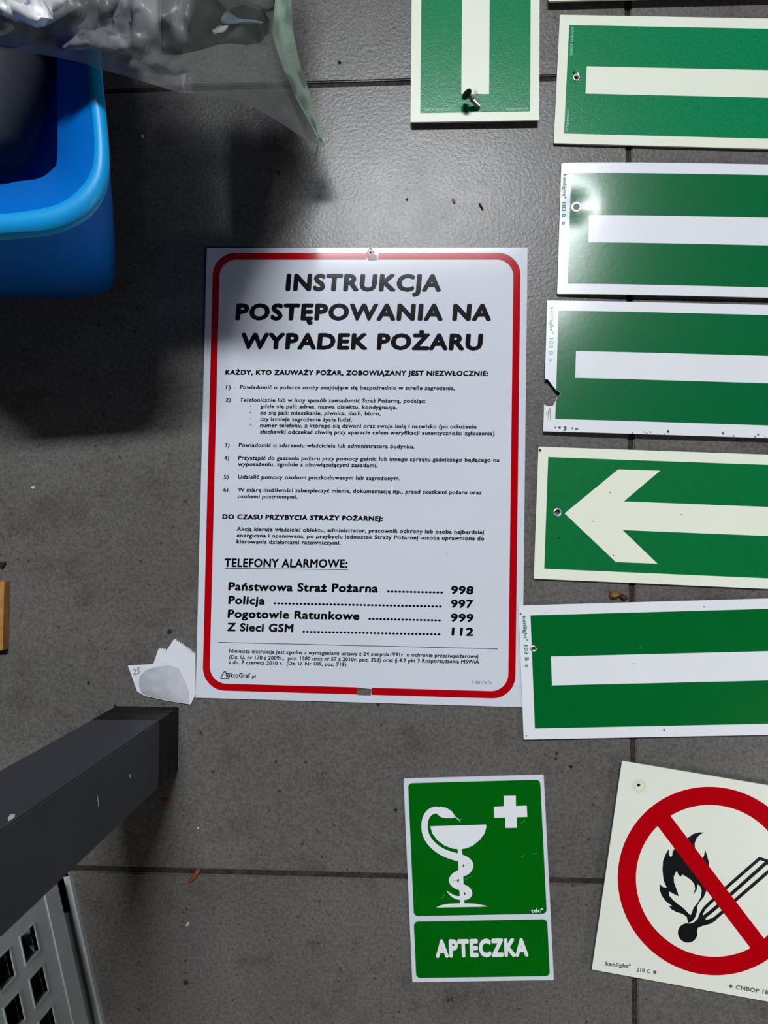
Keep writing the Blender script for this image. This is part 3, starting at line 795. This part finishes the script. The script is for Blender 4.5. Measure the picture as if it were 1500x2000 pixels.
# ------------------------------------------------------------------ table leg with black foot
x0, x1, y0, y1 = -.2381, -.1887, -.1805, -.1323
leg = thing('table_leg', 'charcoal square table leg standing on the floor in a black plastic foot', 'table leg', ((x0 + x1) / 2, (y0 + y1) / 2, 0))
hx, hy = (x1 - x0) / 2, (y1 - y0) / 2
bm = bmesh.new(); bmesh.ops.create_cube(bm, size=1)
for v in bm.verts: v.co = Vector((v.co.x * 2 * hx, v.co.y * 2 * hy, .0445 if v.co.z < 0 else .72))
bmesh.ops.bevel(bm, geom=[e for e in bm.edges if abs(e.verts[0].co.z - e.verts[1].co.z) > .1], offset=.0009, segments=2, affect='EDGES')
from_bm('tube', bm, M['leg'], leg)
# foot: hollow sided black block with slots on each side
def foot_mesh():
    parts = []
    w2, d2 = hx - .0001, hy - .0001
    def bx(a, b, c, d, e, f):
        V = [(a, c, e), (b, c, e), (b, d, e), (a, d, e), (a, c, f), (b, c, f), (b, d, f), (a, d, f)]
        return V, [(0, 3, 2, 1), (4, 5, 6, 7), (0, 1, 5, 4), (1, 2, 6, 5), (2, 3, 7, 6), (3, 0, 4, 7)]
    parts.append(bx(-w2 + .003, w2 - .003, -d2 + .003, d2 - .003, .001, .0445))
    for z0_, z1_ in ((0, .020), (.0395, .0445)): parts.append(bx(-w2, w2, -d2, d2, z0_, z1_))
    for cx in (-w2, -.004, w2 - .008):
        parts.append(bx(cx, cx + .008, -d2 + .0001, d2 - .0001, .019, .040))
    for cy in (-d2, -.004, d2 - .008):
        parts.append(bx(-w2 + .0001, w2 - .0001, cy, cy + .008, .0191, .0399))
    return merge(parts)
mesh('foot_cap', *foot_mesh(), M['foot'], leg)
def side_mark(px, py, ln, wd, on):   # paint chips on the leg faces
    pass
c = (-.0105, hy + .0001)
V = [(c[0] - .0011, c[1], .300), (c[0] + .0011, c[1], .302), (c[0] + .0012, c[1], .318), (c[0] - .0006, c[1], .316)]
# chips of missing paint: on the face towards the board and on the right face
def ray_to_plane(px, py, axis, val):
    d = ROT @ Vector(((px - 750) / F_PX, -(py - 1000) / F_PX, -1.0))
    t = (val - 0.0) / d[axis]
    return Vector((d.x * t, d.y * t, CAM_H + d.z * t))
for pts, axis, val in ((((15, 1598), (20, 1590), (30, 1590), (28, 1597), (17, 1604)), 1, y1 + .0002),
                       (((189, 1555), (191, 1553), (194, 1576), (192, 1577)), 0, x1 + .0002), (((252, 1513), (256, 1511), (256, 1519), (253, 1519)), 0, x1 + .0002)):
    q = [ray_to_plane(a, b, axis, val) - leg.location for a, b in pts]
    mesh('paint_chip', q, [tuple(range(len(q)))], M['speck'] if axis == 1 else M['crate'], leg)

# ------------------------------------------------------------------ grey crate
CA = Vector((-.24346, -.37475, 0)); CB = Vector((-.27313, -.25607, 0))
u = (CB - CA).normalized(); corner = CA + u * .121
# crate frame: x along wall (away from corner), y inward (to the left)
crate = thing('plastic_crate', 'grey plastic crate with square-holed walls beside the charcoal leg', 'crate', corner, 0)
ex = -u; ey = Vector((-u.y, u.x, 0))   # ey points away from camera side (left)
if ey.x > 0: ey = -ey
LX, LY, HZ = .40, .30, .215
def cpt(a, b, z): return ex * a + ey * b + Vector((0, 0, z))
def obox(o, ax, ay, a0, a1, b0, b1, z0, z1, f):
    V = [f(o, ax, ay, a, b, z) for z in (z0, z1) for a, b in ((a0, b0), (a1, b0), (a1, b1), (a0, b1))]
    return V, [(0, 3, 2, 1), (4, 5, 6, 7), (0, 1, 5, 4), (1, 2, 6, 5), (2, 3, 7, 6), (3, 0, 4, 7)]
fw = lambda o, ax, ay, a, b, z: o + ax * a + ay * b + Vector((0, 0, z))
def wall(o, ax, ay, length, name='side_wall'):
    """wall along ax, its outer face at b=0, thickness to +b; holes on a 28 x 32 mm grid"""
    pr = []
    pr.append(obox(o, ax, ay, 0, length, -.0005, .0042, 0, .0045, fw))      # foot lip
    pr.append(obox(o, ax, ay, .004, length - .004, .0042, .0320, 0, .001, fw))
    pr.append(obox(o, ax, ay, 0.02, length - .02, .0300, .0320, .001, .025, fw))  # recessed skirt
    pr.append(obox(o, ax, ay, 0, length, -.0010, .0330, .0235, .0262, fw))   # ledge
    pr.append(obox(o, ax, ay, 0, length, -.0010, .0030, .0262, .0420, fw))
    pr.append(obox(o, ax, ay, 0, length, 0.0, .0030, .0420, .0600, fw))
    # lattice rows
    rows = 4; z = .0620; hz = .0178; pz = .0315; ha = .0178; pa = .0285; a_start = .0125
    ncol = int((length - a_start) / pa)
    zb = .0600
    for r in range(rows):
        z0 = z + r * pz
        pr.append(obox(o, ax, ay, 0, length, 0, .0030, zb, z0, fw))
        aa = 0.0
        for k in range(ncol + 1):
            a0 = a_start + k * pa
            a1 = min(a0, length)
            pr.append(obox(o, ax, ay, aa, a1, 0, .0030, z0, z0 + hz, fw))
            aa = a0 + ha
            if aa >= length: break
        if aa < length: pr.append(obox(o, ax, ay, aa, length, 0, .0030, z0, z0 + hz, fw))
        zb = z0 + hz
    pr.append(obox(o, ax, ay, 0, length, 0, .0030, zb, HZ - .012, fw))
    pr.append(obox(o, ax, ay, -.002, length + .002, -.0035, .0035, HZ - .012, HZ, fw))
    # raised rims round each hole
    ob = mesh(name, *merge(pr), M['crate'], crate)
    rim = []
    for r in range(rows):
        for k in range(ncol):
            a0 = a_start + k * pa; z0 = z + r * pz; e = .0010
            if a0 + ha > length - .004: continue
            for q in ((a0 - e, a0, z0 - e, z0 + hz + e), (a0 + ha, a0 + ha + e, z0 - e, z0 + hz + e), (a0, a0 + ha, z0 - e, z0), (a0, a0 + ha, z0 + hz, z0 + hz + e)):
                rim.append(obox(o, ax, ay, q[0], q[1], -.0008, .0032, q[2], q[3], fw))
    r_ = mesh('hole_rims', *merge(rim), M['crate'], ob)
    r_['kind'] = 'stuff'
Z0 = Vector((0, 0, 0))
wall(Z0, ex, ey, LX)
wall(Z0 + ey * LY + ex * 0, -ey, ex, LY, 'end_wall')
wall(ey * LY + ex * LX, -ex, -ey, LX)
wall(ex * LX, ey, -ex, LY, 'end_wall')
mesh('crate_floor', *obox(Z0, ex, ey, .006, LX - .006, .006, LY - .006, .025, .028, fw), M['crate'], crate)

blk = thing('black_bag', 'black crumpled bag filling the grey crate, seen through its holes', 'bag', corner + ex * .2 + ey * .15 + Vector((0, 0, .03)))  # made-up black mass put inside the crate to darken its holes
V = []; Fc = []
for j in range(13):
    for i in range(48):
        a = 2 * math.pi * i / 48; v = j / 12
        rx = .185 * (1 - .12 * v ** 3); ry = .135 * (1 - .12 * v ** 3)
        ca_, sa_ = math.cos(a), math.sin(a); k = (abs(ca_) ** 6 + abs(sa_) ** 6) ** (-1 / 6)
        if j == 12: k *= .5
        n = .006 * noise.noise(Vector((ca_ * 3, sa_ * 3, v * 5)))
        V.append(ex * (rx * k * ca_ - n * abs(ca_)) + ey * (ry * k * sa_ - n * abs(sa_)) + Vector((0, 0, v * .165 + (.01 * noise.noise(Vector((i * .4, v, 2))) if j == 12 else 0))))
for j in range(12):
    for i in range(48):
        q = (i + 1) % 48; Fc.append((j * 48 + i, j * 48 + q, (j + 1) * 48 + q, (j + 1) * 48 + i))
Fc.append(tuple(range(48))[::-1]); Fc.append(tuple(range(12 * 48, 13 * 48)))
mesh('bag_skin', V, Fc, M['foot'], blk, True)

# ------------------------------------------------------------------ blue tub
def loop_at(pts, z, k=6): return [at(x, y, z) for x, y in pts]
ZR = 0.190
NP = 22
def resample(P, n):
    d = [0]
    for i in range(1, len(P)): d.append(d[-1] + math.dist(P[i], P[i - 1]))
    out = []
    for k in range(n):
        t = d[-1] * k / (n - 1)
        i = max(j for j in range(len(d)) if d[j] <= t + 1e-12); i = min(i, len(P) - 2)
        s = (t - d[i]) / max(1e-9, d[i + 1] - d[i])
        out.append(tuple(a + (b - a) * s for a, b in zip(P[i], P[i + 1])))
    return out
# half outlines seen in the photograph (right side, rounded corner, lower side), nearest corner of the tub
rows_px = [
 ([(112, -320), (110, -100), (111, 120), (112, 300), (104, 328), (78, 348), (35, 354), (0, 360), (-260, 385)], ZR - .075),
 ([(112, -320), (110, -100), (111, 120), (112, 300), (104, 328), (78, 348), (35, 354), (0, 360), (-260, 385)], ZR - .018),
 ([(148, -320), (158, -60), (170, 125), (182, 240), (184, 300), (176, 340), (148, 376), (110, 400), (55, 412), (0, 418), (-260, 440)], ZR - .001),
 ([(156, -320), (166, -60), (178, 125), (190, 240), (192, 302), (184, 344), (154, 382), (114, 408), (57, 421), (0, 427), (-260, 449)], ZR + .0012),
 ([(172, -320), (183, -60), (196, 125), (208, 240), (213, 310), (208, 358), (184, 402), (146, 430), (92, 448), (0, 456), (-260, 478)], ZR - .0015),
 ([(174, -320), (185, -60), (198, 125), (210, 245), (215, 318), (211, 366), (188, 412), (148, 442), (92, 461), (0, 469), (-260, 491)], ZR - .008),
 ([(170, -320), (181, -60), (194, 125), (205, 250), (210, 325), (206, 372), (184, 416), (145, 446), (90, 465), (0, 473), (-260, 495)], ZR - .014),
 ([(172, -320), (183, -60), (196, 125), (208, 270), (215, 350), (212, 405), (196, 452), (150, 482), (92, 497), (0, 505), (-260, 520)], ZR - .050),
 ([(178, -320), (188, -60), (200, 140), (214, 320), (222, 430), (222, 495), (208, 535), (160, 556), (98, 565), (0, 566), (-260, 575)], .034),
 ([(180, -320), (190, -60), (202, 150), (216, 340), (225, 460), (226, 520), (222, 556), (200, 574), (130, 586), (60, 581), (-260, 590)], .004),
 ([(165, -320), (175, -60), (187, 150), (200, 340), (208, 455), (208, 510), (204, 540), (184, 557), (124, 570), (56, 565), (-260, 574)], .0003),
]
tub = thing('plastic_tub', 'blue plastic tub with rounded corner and rolled rim at the left edge', 'tub', at(-60, 150, 0))
tl_ = tub.location.copy(); tl_.z = 0; tub.location = tl_
NS = 60
loops = []
for pts, z in rows_px:
    sm = catmull([(float(a), float(b)) for a, b in pts], 6)
    loops.append([at(x, y, z) - tl_ for x, y in resample(sm, NS)])
def strip(ls, close_far=True):
    V = [v for l in ls for v in l]; Fc = []
    for k in range(len(ls) - 1):
        for i in range(NS - 1):
            Fc.append((k * NS + i, k * NS + i + 1, (k + 1) * NS + i + 1, (k + 1) * NS + i))
    return V, Fc
def full_loop(l):
    """close the tub outline beyond the frame with a straight-sided far corner"""
    a, b = l[0], l[-1]
    far = Vector((b.x, a.y, a.z))
    e1 = [a.lerp(far, t) for t in (.34, .67)]; e2 = [far.lerp(b, t) for t in (.33, .66)]
    return list(l) + e2[::-1] + [far] + e1[::-1]
FL = [full_loop(l) for l in loops]
NF = len(FL[0])
def ring_strip(ls):
    V = [v for l in ls for v in l]; Fc = []
    for k in range(len(ls) - 1):
        for i in range(NF):
            j = (i + 1) % NF
            Fc.append((k * NF + i, k * NF + j, (k + 1) * NF + j, (k + 1) * NF + i))
    return V, Fc
V, Fc = ring_strip(FL[5:])
Fc.append(tuple(range(len(V) - NF, len(V)))[::-1])
mesh('tub_wall', V, Fc, M['blue'], tub, True)
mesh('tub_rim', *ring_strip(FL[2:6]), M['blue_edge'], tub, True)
inner_low = [v.copy() for v in FL[1]]
cen = sum(FL[1], Vector()) / NF
cb = sum(FL[9], Vector()) / NF
deep = [Vector((cb.x + (v.x - cb.x) * .94, cb.y + (v.y - cb.y) * .94, .012)) for v in FL[9]]
V, Fc = ring_strip([deep, FL[1], FL[2]])
Fc.append(tuple(range(NF)))
mesh('tub_lining', V, Fc, M['blue'], tub, True)

# grey jar lying inside the tub
jr = thing('grey_jar', 'dark grey rounded jar lying inside the blue tub', 'jar', at(-48, 155, 0.075))
jr.location.z = .015
def lathe_h(prof, n=36, axis=Vector((0.25, 1, 0)).normalized()):
    q = axis.to_track_quat('Z', 'Y'); V = []; Fc = []
    for z, r in prof:
        for i in range(n):
            a = 2 * math.pi * i / n; V.append(q @ Vector((r * math.cos(a), r * math.sin(a), z)) + Vector((0, 0, .05)))
    for k in range(len(prof) - 1):
        for i in range(n):
            j = (i + 1) % n; Fc.append((k * n + i, k * n + j, (k + 1) * n + j, (k + 1) * n + i))
    return V, Fc
mesh('jar_body', *lathe_h([(-.055, .0), (-.054, .020), (-.048, .032), (-.034, .040), (0, .0425), (.03, .0415), (.05, .036)]), M['jar'], jr, True)
mesh('jar_lid', *lathe_h([(.048, .0385), (.050, .040), (.068, .040), (.070, .037), (.0701, 0)]), M['foot'], jr, True)

# ------------------------------------------------------------------ clear bag of rubbish over the tub
low = [(-220, 92), (-60, 92), (0, 98), (60, 104), (110, 112), (165, 124), (200, 137), (250, 150), (300, 165), (350, 180), (430, 190), (480, 203), (540, 235), (590, 268), (632, 288)]
rgt = [(632, 288), (617, 232), (602, 172), (582, 112), (573, 52), (570, 0), (568, -60), (560, -140), (545, -350), (540, -560)]
low_s = resample(catmull([(float(a), float(b)) for a, b in low], 5), 90)
rgt_s = resample(catmull([(float(a), float(b)) for a, b in rgt], 5), 46)
bag = thing('plastic_bag', 'clear plastic bag with pale green edge hanging over the blue tub', 'bag', at(250, -60, .0))
NU, NV = 90, 46
def bag_z(x): return .203 - .168 * min(1, max(0, (x - 370) / 262)) ** .9
def bag_sheet(top):
    V = []
    for j in range(NV):
        v = j / (NV - 1)
        for i in range(NU):
            uu = i / (NU - 1)
            lo_ = low_s[i]; r = rgt_s[j]
            lf = (-220, 92 - 652 * v)
            hi = (-220 + 760 * uu, -560)
            # Coons patch
            x = (1 - v) * lo_[0] + v * hi[0] + (1 - uu) * lf[0] + uu * r[0] - ((1 - uu) * (1 - v) * -220 + uu * (1 - v) * 632 + (1 - uu) * v * -220 + uu * v * 540)
            y = (1 - v) * lo_[1] + v * hi[1] + (1 - uu) * lf[1] + uu * r[1] - ((1 - uu) * (1 - v) * 92 + uu * (1 - v) * 288 + (1 - uu) * v * -560 + uu * v * -560)
            env = min(1, (v * 5) ** .6) * min(1, ((1 - uu) * 6) ** .7)
            if v > .97: env *= .2
            base_z = bag_z(x)
            n = noise.noise(Vector((x / 70, y / 38, 3.1))) + .6 * noise.noise(Vector((x / 24, y / 20, 9.7)))
            n += .5 * abs(noise.noise(Vector((x / 45 + y / 30, (y - x * .3) / 90, 5.5))))
            if top: z = base_z + env * (.030 + .010 * n) if uu < .93 else base_z + env * (.026 + .004 * n)
            else: z = base_z - env * .0005
            V.append(at(x, y, z) - Vector((bag.location.x, bag.location.y, 0)))
    Fc = [(j * NU + i, j * NU + i + 1, (j + 1) * NU + i + 1, (j + 1) * NU + i) for j in range(NV - 1) for i in range(NU - 1)]
    return V, Fc
bag.location = (bag.location.x, bag.location.y, 0)
mesh('bag_film', *merge([bag_sheet(True), bag_sheet(False)]), M['film'], bag, True)
# welded green seam along the right edge
so = [(1115, -420), (1118, 0), (1130, 200), (1150, 330), (1200, 560), (1262, 730), (1312, 880), (1362, 1060), (1392, 1190)]
si = [(985, -420), (990, 0), (975, 130), (962, 262), (1010, 430), (1075, 610), (1155, 790), (1248, 955), (1330, 1110)]
so = resample(so, 40); si = resample(si, 40)
V = []; Fc = []
for i in range(40):
    for k in range(5):
        t = k / 4
        x = so[i][0] + (si[i][0] - so[i][0]) * t; y = so[i][1] + (si[i][1] - so[i][1]) * t
        z = bag_z(300 + x / 4.167) + .012 + .026 * (1 - i / 39) + .0035 * math.sin(k * 1.9 + i * .35) + .003 * noise.noise(Vector((i * .3, k * .5, 0)))
        V.append(at(300 + x / 4.167, y / 4.167, z) - bag.location)
for i in range(39):
    for k in range(4): Fc.append((i * 5 + k, i * 5 + k + 1, (i + 1) * 5 + k + 1, (i + 1) * 5 + k))
mesh('edge_seam', V, Fc, M['film_seam'], bag, True)
tail = [(1335, 1180), (1330, 1230), (1318, 1280), (1312, 1320)]
V, Fc = [], []
for i, (x, y) in enumerate(tail):
    for dx in (-10, 10):
        V.append(at(300 + (x + dx) / 4.167, y / 4.167, .032 - i * .003) - bag.location)
for i in range(3): Fc.append((2 * i, 2 * i + 1, 2 * i + 3, 2 * i + 2))
mesh('loose_strand', V, Fc, M['film_seam'], bag)

def lump(name, label, cat, pts, z0, z1, mat, puff=.004, seed=0, rounds=3):
    """a soft crumpled body with the given outline"""
    pts = ccw(resample(list(catmull([(float(a), float(b)) for a, b in pts], rounds, True)), 48)[:-1])
    n = len(pts)
    cx = sum(p[0] for p in pts) / n; cy = sum(p[1] for p in pts) / n
    base = at(cx, cy, z0 + bag_z(cx))
    V = []; Fc = []
    layers = [(1.0, z0), (1.0, z0 + (z1 - z0) * .55), (.94, z0 + (z1 - z0) * .85), (.8, z1), (.6, z1), (.4, z1), (.2, z1)]
    for s, z in layers:
        for p in pts:
            x = cx + (p[0] - cx) * s; y = cy + (p[1] - cy) * s
            q = at(x, y, z + bag_z(x))
            if s < .97: q.z += puff * noise.noise(Vector((x / 26, y / 18, seed)))
            V.append(q - base)
    for k in range(len(layers) - 1):
        for i in range(n):
            j = (i + 1) % n; Fc.append((k * n + i, k * n + j, (k + 1) * n + j, (k + 1) * n + i))
    Fc.append(tuple(range((len(layers) - 1) * n, len(layers) * n))); Fc.append(tuple(range(n))[::-1])
    o = mesh(name, V, Fc, mat, None, True)
    o.location = base
    return tag(o, label, cat)
lump('white_packet', 'bright white crumpled packet at the top left inside the clear bag', 'packet',
     [(-120, 0), (-40, 20), (0, 30), (40, 42), (75, 55), (100, 46), (140, 22), (172, 0), (185, -50), (150, -180), (-60, -200)], 0.0020, 0.0290, M['packet'], .012, 2)
lump('foam_scrap', 'small tan foam scrap below the white packet in the clear bag', 'scrap',
     [(-30, 42), (8, 44), (28, 50), (22, 62), (0, 70), (-30, 66)], 0.0040, 0.0140, M['tan'], .003, 5)
lump('brown_cloth', 'dull brown cloth between white packet and grey paper in the clear bag', 'cloth',
     [(-40, 78), (40, 74), (95, 70), (150, 42), (205, 8), (255, -20), (255, -400), (180, -430), (182, -100), (170, 6), (100, 52), (50, 92), (0, 92)], 0.0010, 0.0080, M['taupe'], .006, 8)
lump('grey_paper', 'blue-grey folded paper in the middle of the clear bag', 'paper',
     [(112, 92), (150, 70), (205, 50), (240, 20), (252, -60), (256, 0), (257, 60), (256, 106), (215, 100), (160, 98)], 0.0010, 0.0180, M['greypaper'], .006, 11)
lump('pale_sleeve', 'pale grey upright sleeve in the middle of the clear bag', 'sleeve',
     [(258, -420), (312, -420), (312, 0), (311, 60), (310, 94), (285, 88), (260, 78), (259, 0)], 0.0010, 0.0200, M['palepaper'], .004, 14, 2)
lump('black_rubber_piece', 'black crumpled rubber piece filling the right of the clear bag', 'rubber piece',
     [(314, -420), (470, -420), (480, -60), (484, 8), (520, 28), (528, 60), (500, 88), (440, 84), (400, 96), (340, 108), (314, 104), (315, 40)], 0.0010, 0.0160, M['darkstuff'], .008, 17)
lump('white_sheet', 'pale sheet at the top right inside the clear bag', 'sheet',
     [(440, -330), (540, -330), (538, -20), (532, 22), (505, 20), (470, 8), (425, 0)], 0.0180, 0.0230, M['palepaper'], .003, 20, 2)
lump('blue_plastic_bit', 'small blue-grey plastic bit above the shiny clip in the bag', 'plastic bit',
     [(430, 38), (440, 22), (446, 20), (448, 32), (480, 38), (512, 42), (510, 47), (470, 46), (450, 48), (436, 48)], 0.0255, 0.0305, M['bluebit'], .002, 22, 2)
cl = lump('metal_clip', 'small shiny metal clip inside the clear bag', 'clip',
     [(414, 62), (424, 52), (434, 49), (447, 50), (443, 57), (430, 63), (418, 67)], 0.0220, 0.0300, M['clip'], .002, 25, 2)

# ------------------------------------------------------------------ wooden strip at the left edge and black scrap above it
st = [at(-70, 1132, .009), at(8.5, 1136, .009), at(5, 1270, .009), at(-70, 1276, .009)]
b0_ = at(-30, 1200, 0)
V, Fc = slab([(q.x - b0_.x, q.y - b0_.y) for q in st], (), 0.0, .009)
o = mesh('wooden_strip', V, Fc, M['wood']); o.location = b0_
tag(o, 'orange wooden strip just showing at the left edge', 'wood strip')

def chip(name, label, cat, pts, h, mat, org=(0, 0), s=1.0, seed=0, group=None, top=.6):
    P_ = [(org[0] + x / s, org[1] + y / s) for x, y in pts]
    n = len(P_); cx = sum(p[0] for p in P_) / n; cy = sum(p[1] for p in P_) / n
    b = at(cx, cy, 0); V = []
    for sc_, z in ((1.0, .0001), (.95, h * .5), (top, h)):
        for i, p in enumerate(P_):
            q = at(cx + (p[0] - cx) * sc_, cy + (p[1] - cy) * sc_, 0)
            V.append((q.x - b.x, q.y - b.y, z * (1 + (.35 * noise.noise(Vector((i * .9, seed, z * 300))) if z > .0002 else 0))))
    Fc = []
    for k in range(2):
        for i in range(n):
            j = (i + 1) % n; Fc.append((k * n + i, k * n + j, (k + 1) * n + j, (k + 1) * n + i))
    Fc.append(tuple(range(2 * n, 3 * n))); Fc.append(tuple(range(n))[::-1])
    bm = bmesh.new(); me = bpy.data.meshes.new(name); me.from_pydata(V, [], Fc); bm.from_mesh(me); bpy.data.meshes.remove(me)
    o = from_bm(name, bm, mat); o.location = b
    return tag(o, label, cat, group)
chip('black_scrap', 'black scrap on the floor at the left edge above the orange strip', 'scrap', [(-6, 1097), (6, 1098), (11, 1096), (13, 1101), (10, 1107), (4, 1112), (1, 1106), (-6, 1105)], .003, M['soot'])
chip('bark_flake', 'brown flaky bark piece between the arrow sign and the sign below it', 'bark',
     [(365, 440), (450, 425), (560, 440), (700, 480), (770, 520), (760, 610), (700, 650), (560, 700), (450, 720), (370, 690), (350, 600)], .005, M['bark'], (1170, 1130), 18.75, 3)
chip('bark_flake', 'darker smaller bark piece touching the joint line under the arrow sign', 'bark',
     [(770, 560), (850, 560), (960, 610), (1060, 690), (1010, 760), (900, 790), (800, 750), (730, 690)], .0035, M['bark_dark'], (1170, 1130), 18.75, 6)
chip('leaf_sliver', 'thin red-brown leaf sliver across the lower left floor joint', 'leaf',
     [(1175, 185), (1210, 190), (1205, 215), (1175, 265), (1140, 300), (1095, 325), (1085, 305), (1120, 260), (1160, 220)], .0022, M['redleaf'], (150, 1660), 5)
chip('seed_husk', 'olive husk on the bright floor above the instruction board', 'husk', [(845, 255), (868, 262), (885, 300), (878, 325), (852, 325), (835, 280)], .0018, M['olive'], (760, 350), 6.82)
chip('brown_husk', 'dark red-brown husk right of the olive husk', 'husk', [(1190, 325), (1212, 322), (1235, 360), (1258, 395), (1250, 418), (1232, 412), (1205, 365)], .0018, M['bark_dark'], (760, 350), 6.82)
chip('pale_seed', 'pale seed on the floor below the leaf sliver', 'seed', [(362, 1808), (364, 1803), (368, 1800), (371, 1801), (370, 1806), (366, 1809)], .0015, M['seed'])
chip('pale_seed', 'tiny grey seed lower down near the crate', 'seed', [(366, 1868), (368, 1859), (370, 1857), (369, 1864), (367, 1869)], .0010, M['olive'])
def dot(x, y, r, label, mat='soot', cat='speck', name='dirt_speck', sx=1.0):
    pts = [(x + r * sx * (1 + random.uniform(-.25, .25)) * math.cos(a * .785), y + r * (1 + random.uniform(-.25, .25)) * math.sin(a * .785)) for a in range(8)]
    chip(name, label, cat, pts, .0012, M[mat], group=None)
dot(663.5, 122.5, 3.6, 'round black speck above the upper joint, left of the upright sign')
dot(545, 338.5, 3.2, 'black speck on the dark floor below the bag tip', sx=.7)
dot(65, 952, 4.0, 'pale speck on the floor near the left edge', 'speck')
dot(278, 266, 3.2, 'grey speck in the dark shadow right of the blue tub', 'speck')
dot(331, 1233.5, 4.2, 'black crumb above the torn paper packet', sx=1.2)
dot(173, 1333.5, 2.8, 'small black speck left of the torn paper packet')
dot(391.5, 1431, 2.2, 'tiny black speck right of the table foot')
dot(1115.5, 1497, 3.6, 'black speck on the floor above the first aid sign, to its right')
dot(773, 1582, 3.4, 'black speck just left of the first aid sign')
dot(363, 1919, 4.4, 'black crumb near the bottom edge right of the crate')
dot(1087, 1472, 3.0, 'dark speck below the lowest green bar sign', 'bark_dark')
dot(225, 1378.5, 3.0, 'black crumb at the back corner of the table foot')
dot(539, 1487, 2.6, 'dark speck on the plain floor under the instruction board')
dot(387, 1617, 2.2, 'tiny white speck on the floor right of the charcoal leg', 'speck')
dot(738.5, 1376.5, 2.4, 'black speck touching the lower edge of the instruction board')
dot(795, 390, 3.0, 'faint brown speck above the instruction board, left of the olive husk', 'bark_dark', sx=.8)
chip('red_fibre', 'reddish dry fibre beside the table foot', 'fibre', [(318, 1561), (326, 1558), (341, 1563), (330, 1565), (320, 1567)], .001, M['redleaf'])

# ------------------------------------------------------------------ torn paper packet beside the board
def Q(x, y): return (240 + x / 9.375, 1230 + y / 9.375)
pk = thing('paper_packet', 'crumpled white paper packet with zigzag edges beside the instruction board', 'packet', at(330, 1315, 0))
def zig(a, b, n, d):
    out = []
    dx, dy = b[0] - a[0], b[1] - a[1]; m = math.hypot(dx, dy); nx, ny = dy / m, -dx / m
    for i in range(n):
        t = i / n; out.append((a[0] + dx * t, a[1] + dy * t))
        t = (i + .55) / n; out.append((a[0] + dx * t + nx * -d, a[1] + dy * t + ny * -d))
    out.append(b); return out
def sheet(pts, z, name, mat):
    P_ = [at(*Q(x, y), z) - pk.location for x, y in pts]
    V, Fc = slab([(p.x, p.y) for p in P_], (), z - .0002, z)
    return mesh(name, V, Fc, mat, pk)
sheet([(545, 660)] + zig((665, 315), (812, 345), 5, 42) + [(900, 600), (950, 900), (600, 900)], .0008, 'back_sheet', M['paper'])
sheet([(760, 650), (815, 355), (930, 182)] + zig((985, 160), (1330, 405), 11, 42) + [(1330, 1180), (1240, 1372), (1150, 1330), (960, 1000)], .0015, 'middle_sheet', M['paper'])
sheet([(90, 655), (330, 640), (560, 625), (800, 720), (1000, 900), (1150, 1100), (1220, 1368), (800, 1300), (400, 1212), (265, 1135)], .0024, 'front_sheet', M['paper'])
# bulging thin flap that makes the pouch mouth
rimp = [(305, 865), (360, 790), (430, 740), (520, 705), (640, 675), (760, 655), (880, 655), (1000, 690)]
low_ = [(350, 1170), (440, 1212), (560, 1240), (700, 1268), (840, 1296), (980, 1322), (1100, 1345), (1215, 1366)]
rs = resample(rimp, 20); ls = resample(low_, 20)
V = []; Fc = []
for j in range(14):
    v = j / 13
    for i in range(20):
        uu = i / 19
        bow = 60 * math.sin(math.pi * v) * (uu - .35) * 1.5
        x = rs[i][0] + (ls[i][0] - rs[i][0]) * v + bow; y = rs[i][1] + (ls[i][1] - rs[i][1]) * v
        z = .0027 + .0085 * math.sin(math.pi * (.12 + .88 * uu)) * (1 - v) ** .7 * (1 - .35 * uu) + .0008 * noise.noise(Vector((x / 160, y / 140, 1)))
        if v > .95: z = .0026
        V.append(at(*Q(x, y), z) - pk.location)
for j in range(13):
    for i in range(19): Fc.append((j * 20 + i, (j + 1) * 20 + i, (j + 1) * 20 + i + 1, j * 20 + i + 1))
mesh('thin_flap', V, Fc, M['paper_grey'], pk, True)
V, Fc = lay('25', .0, .2)
a0, a1 = at(*Q(185, 830), .00246) - pk.location, at(*Q(330, 800), .00246) - pk.location
letters('pencil_note', pk, '25', (a0.x, a0.y), (a1.x, a1.y), .0048, M['pencil'], .00248, .012, .2)
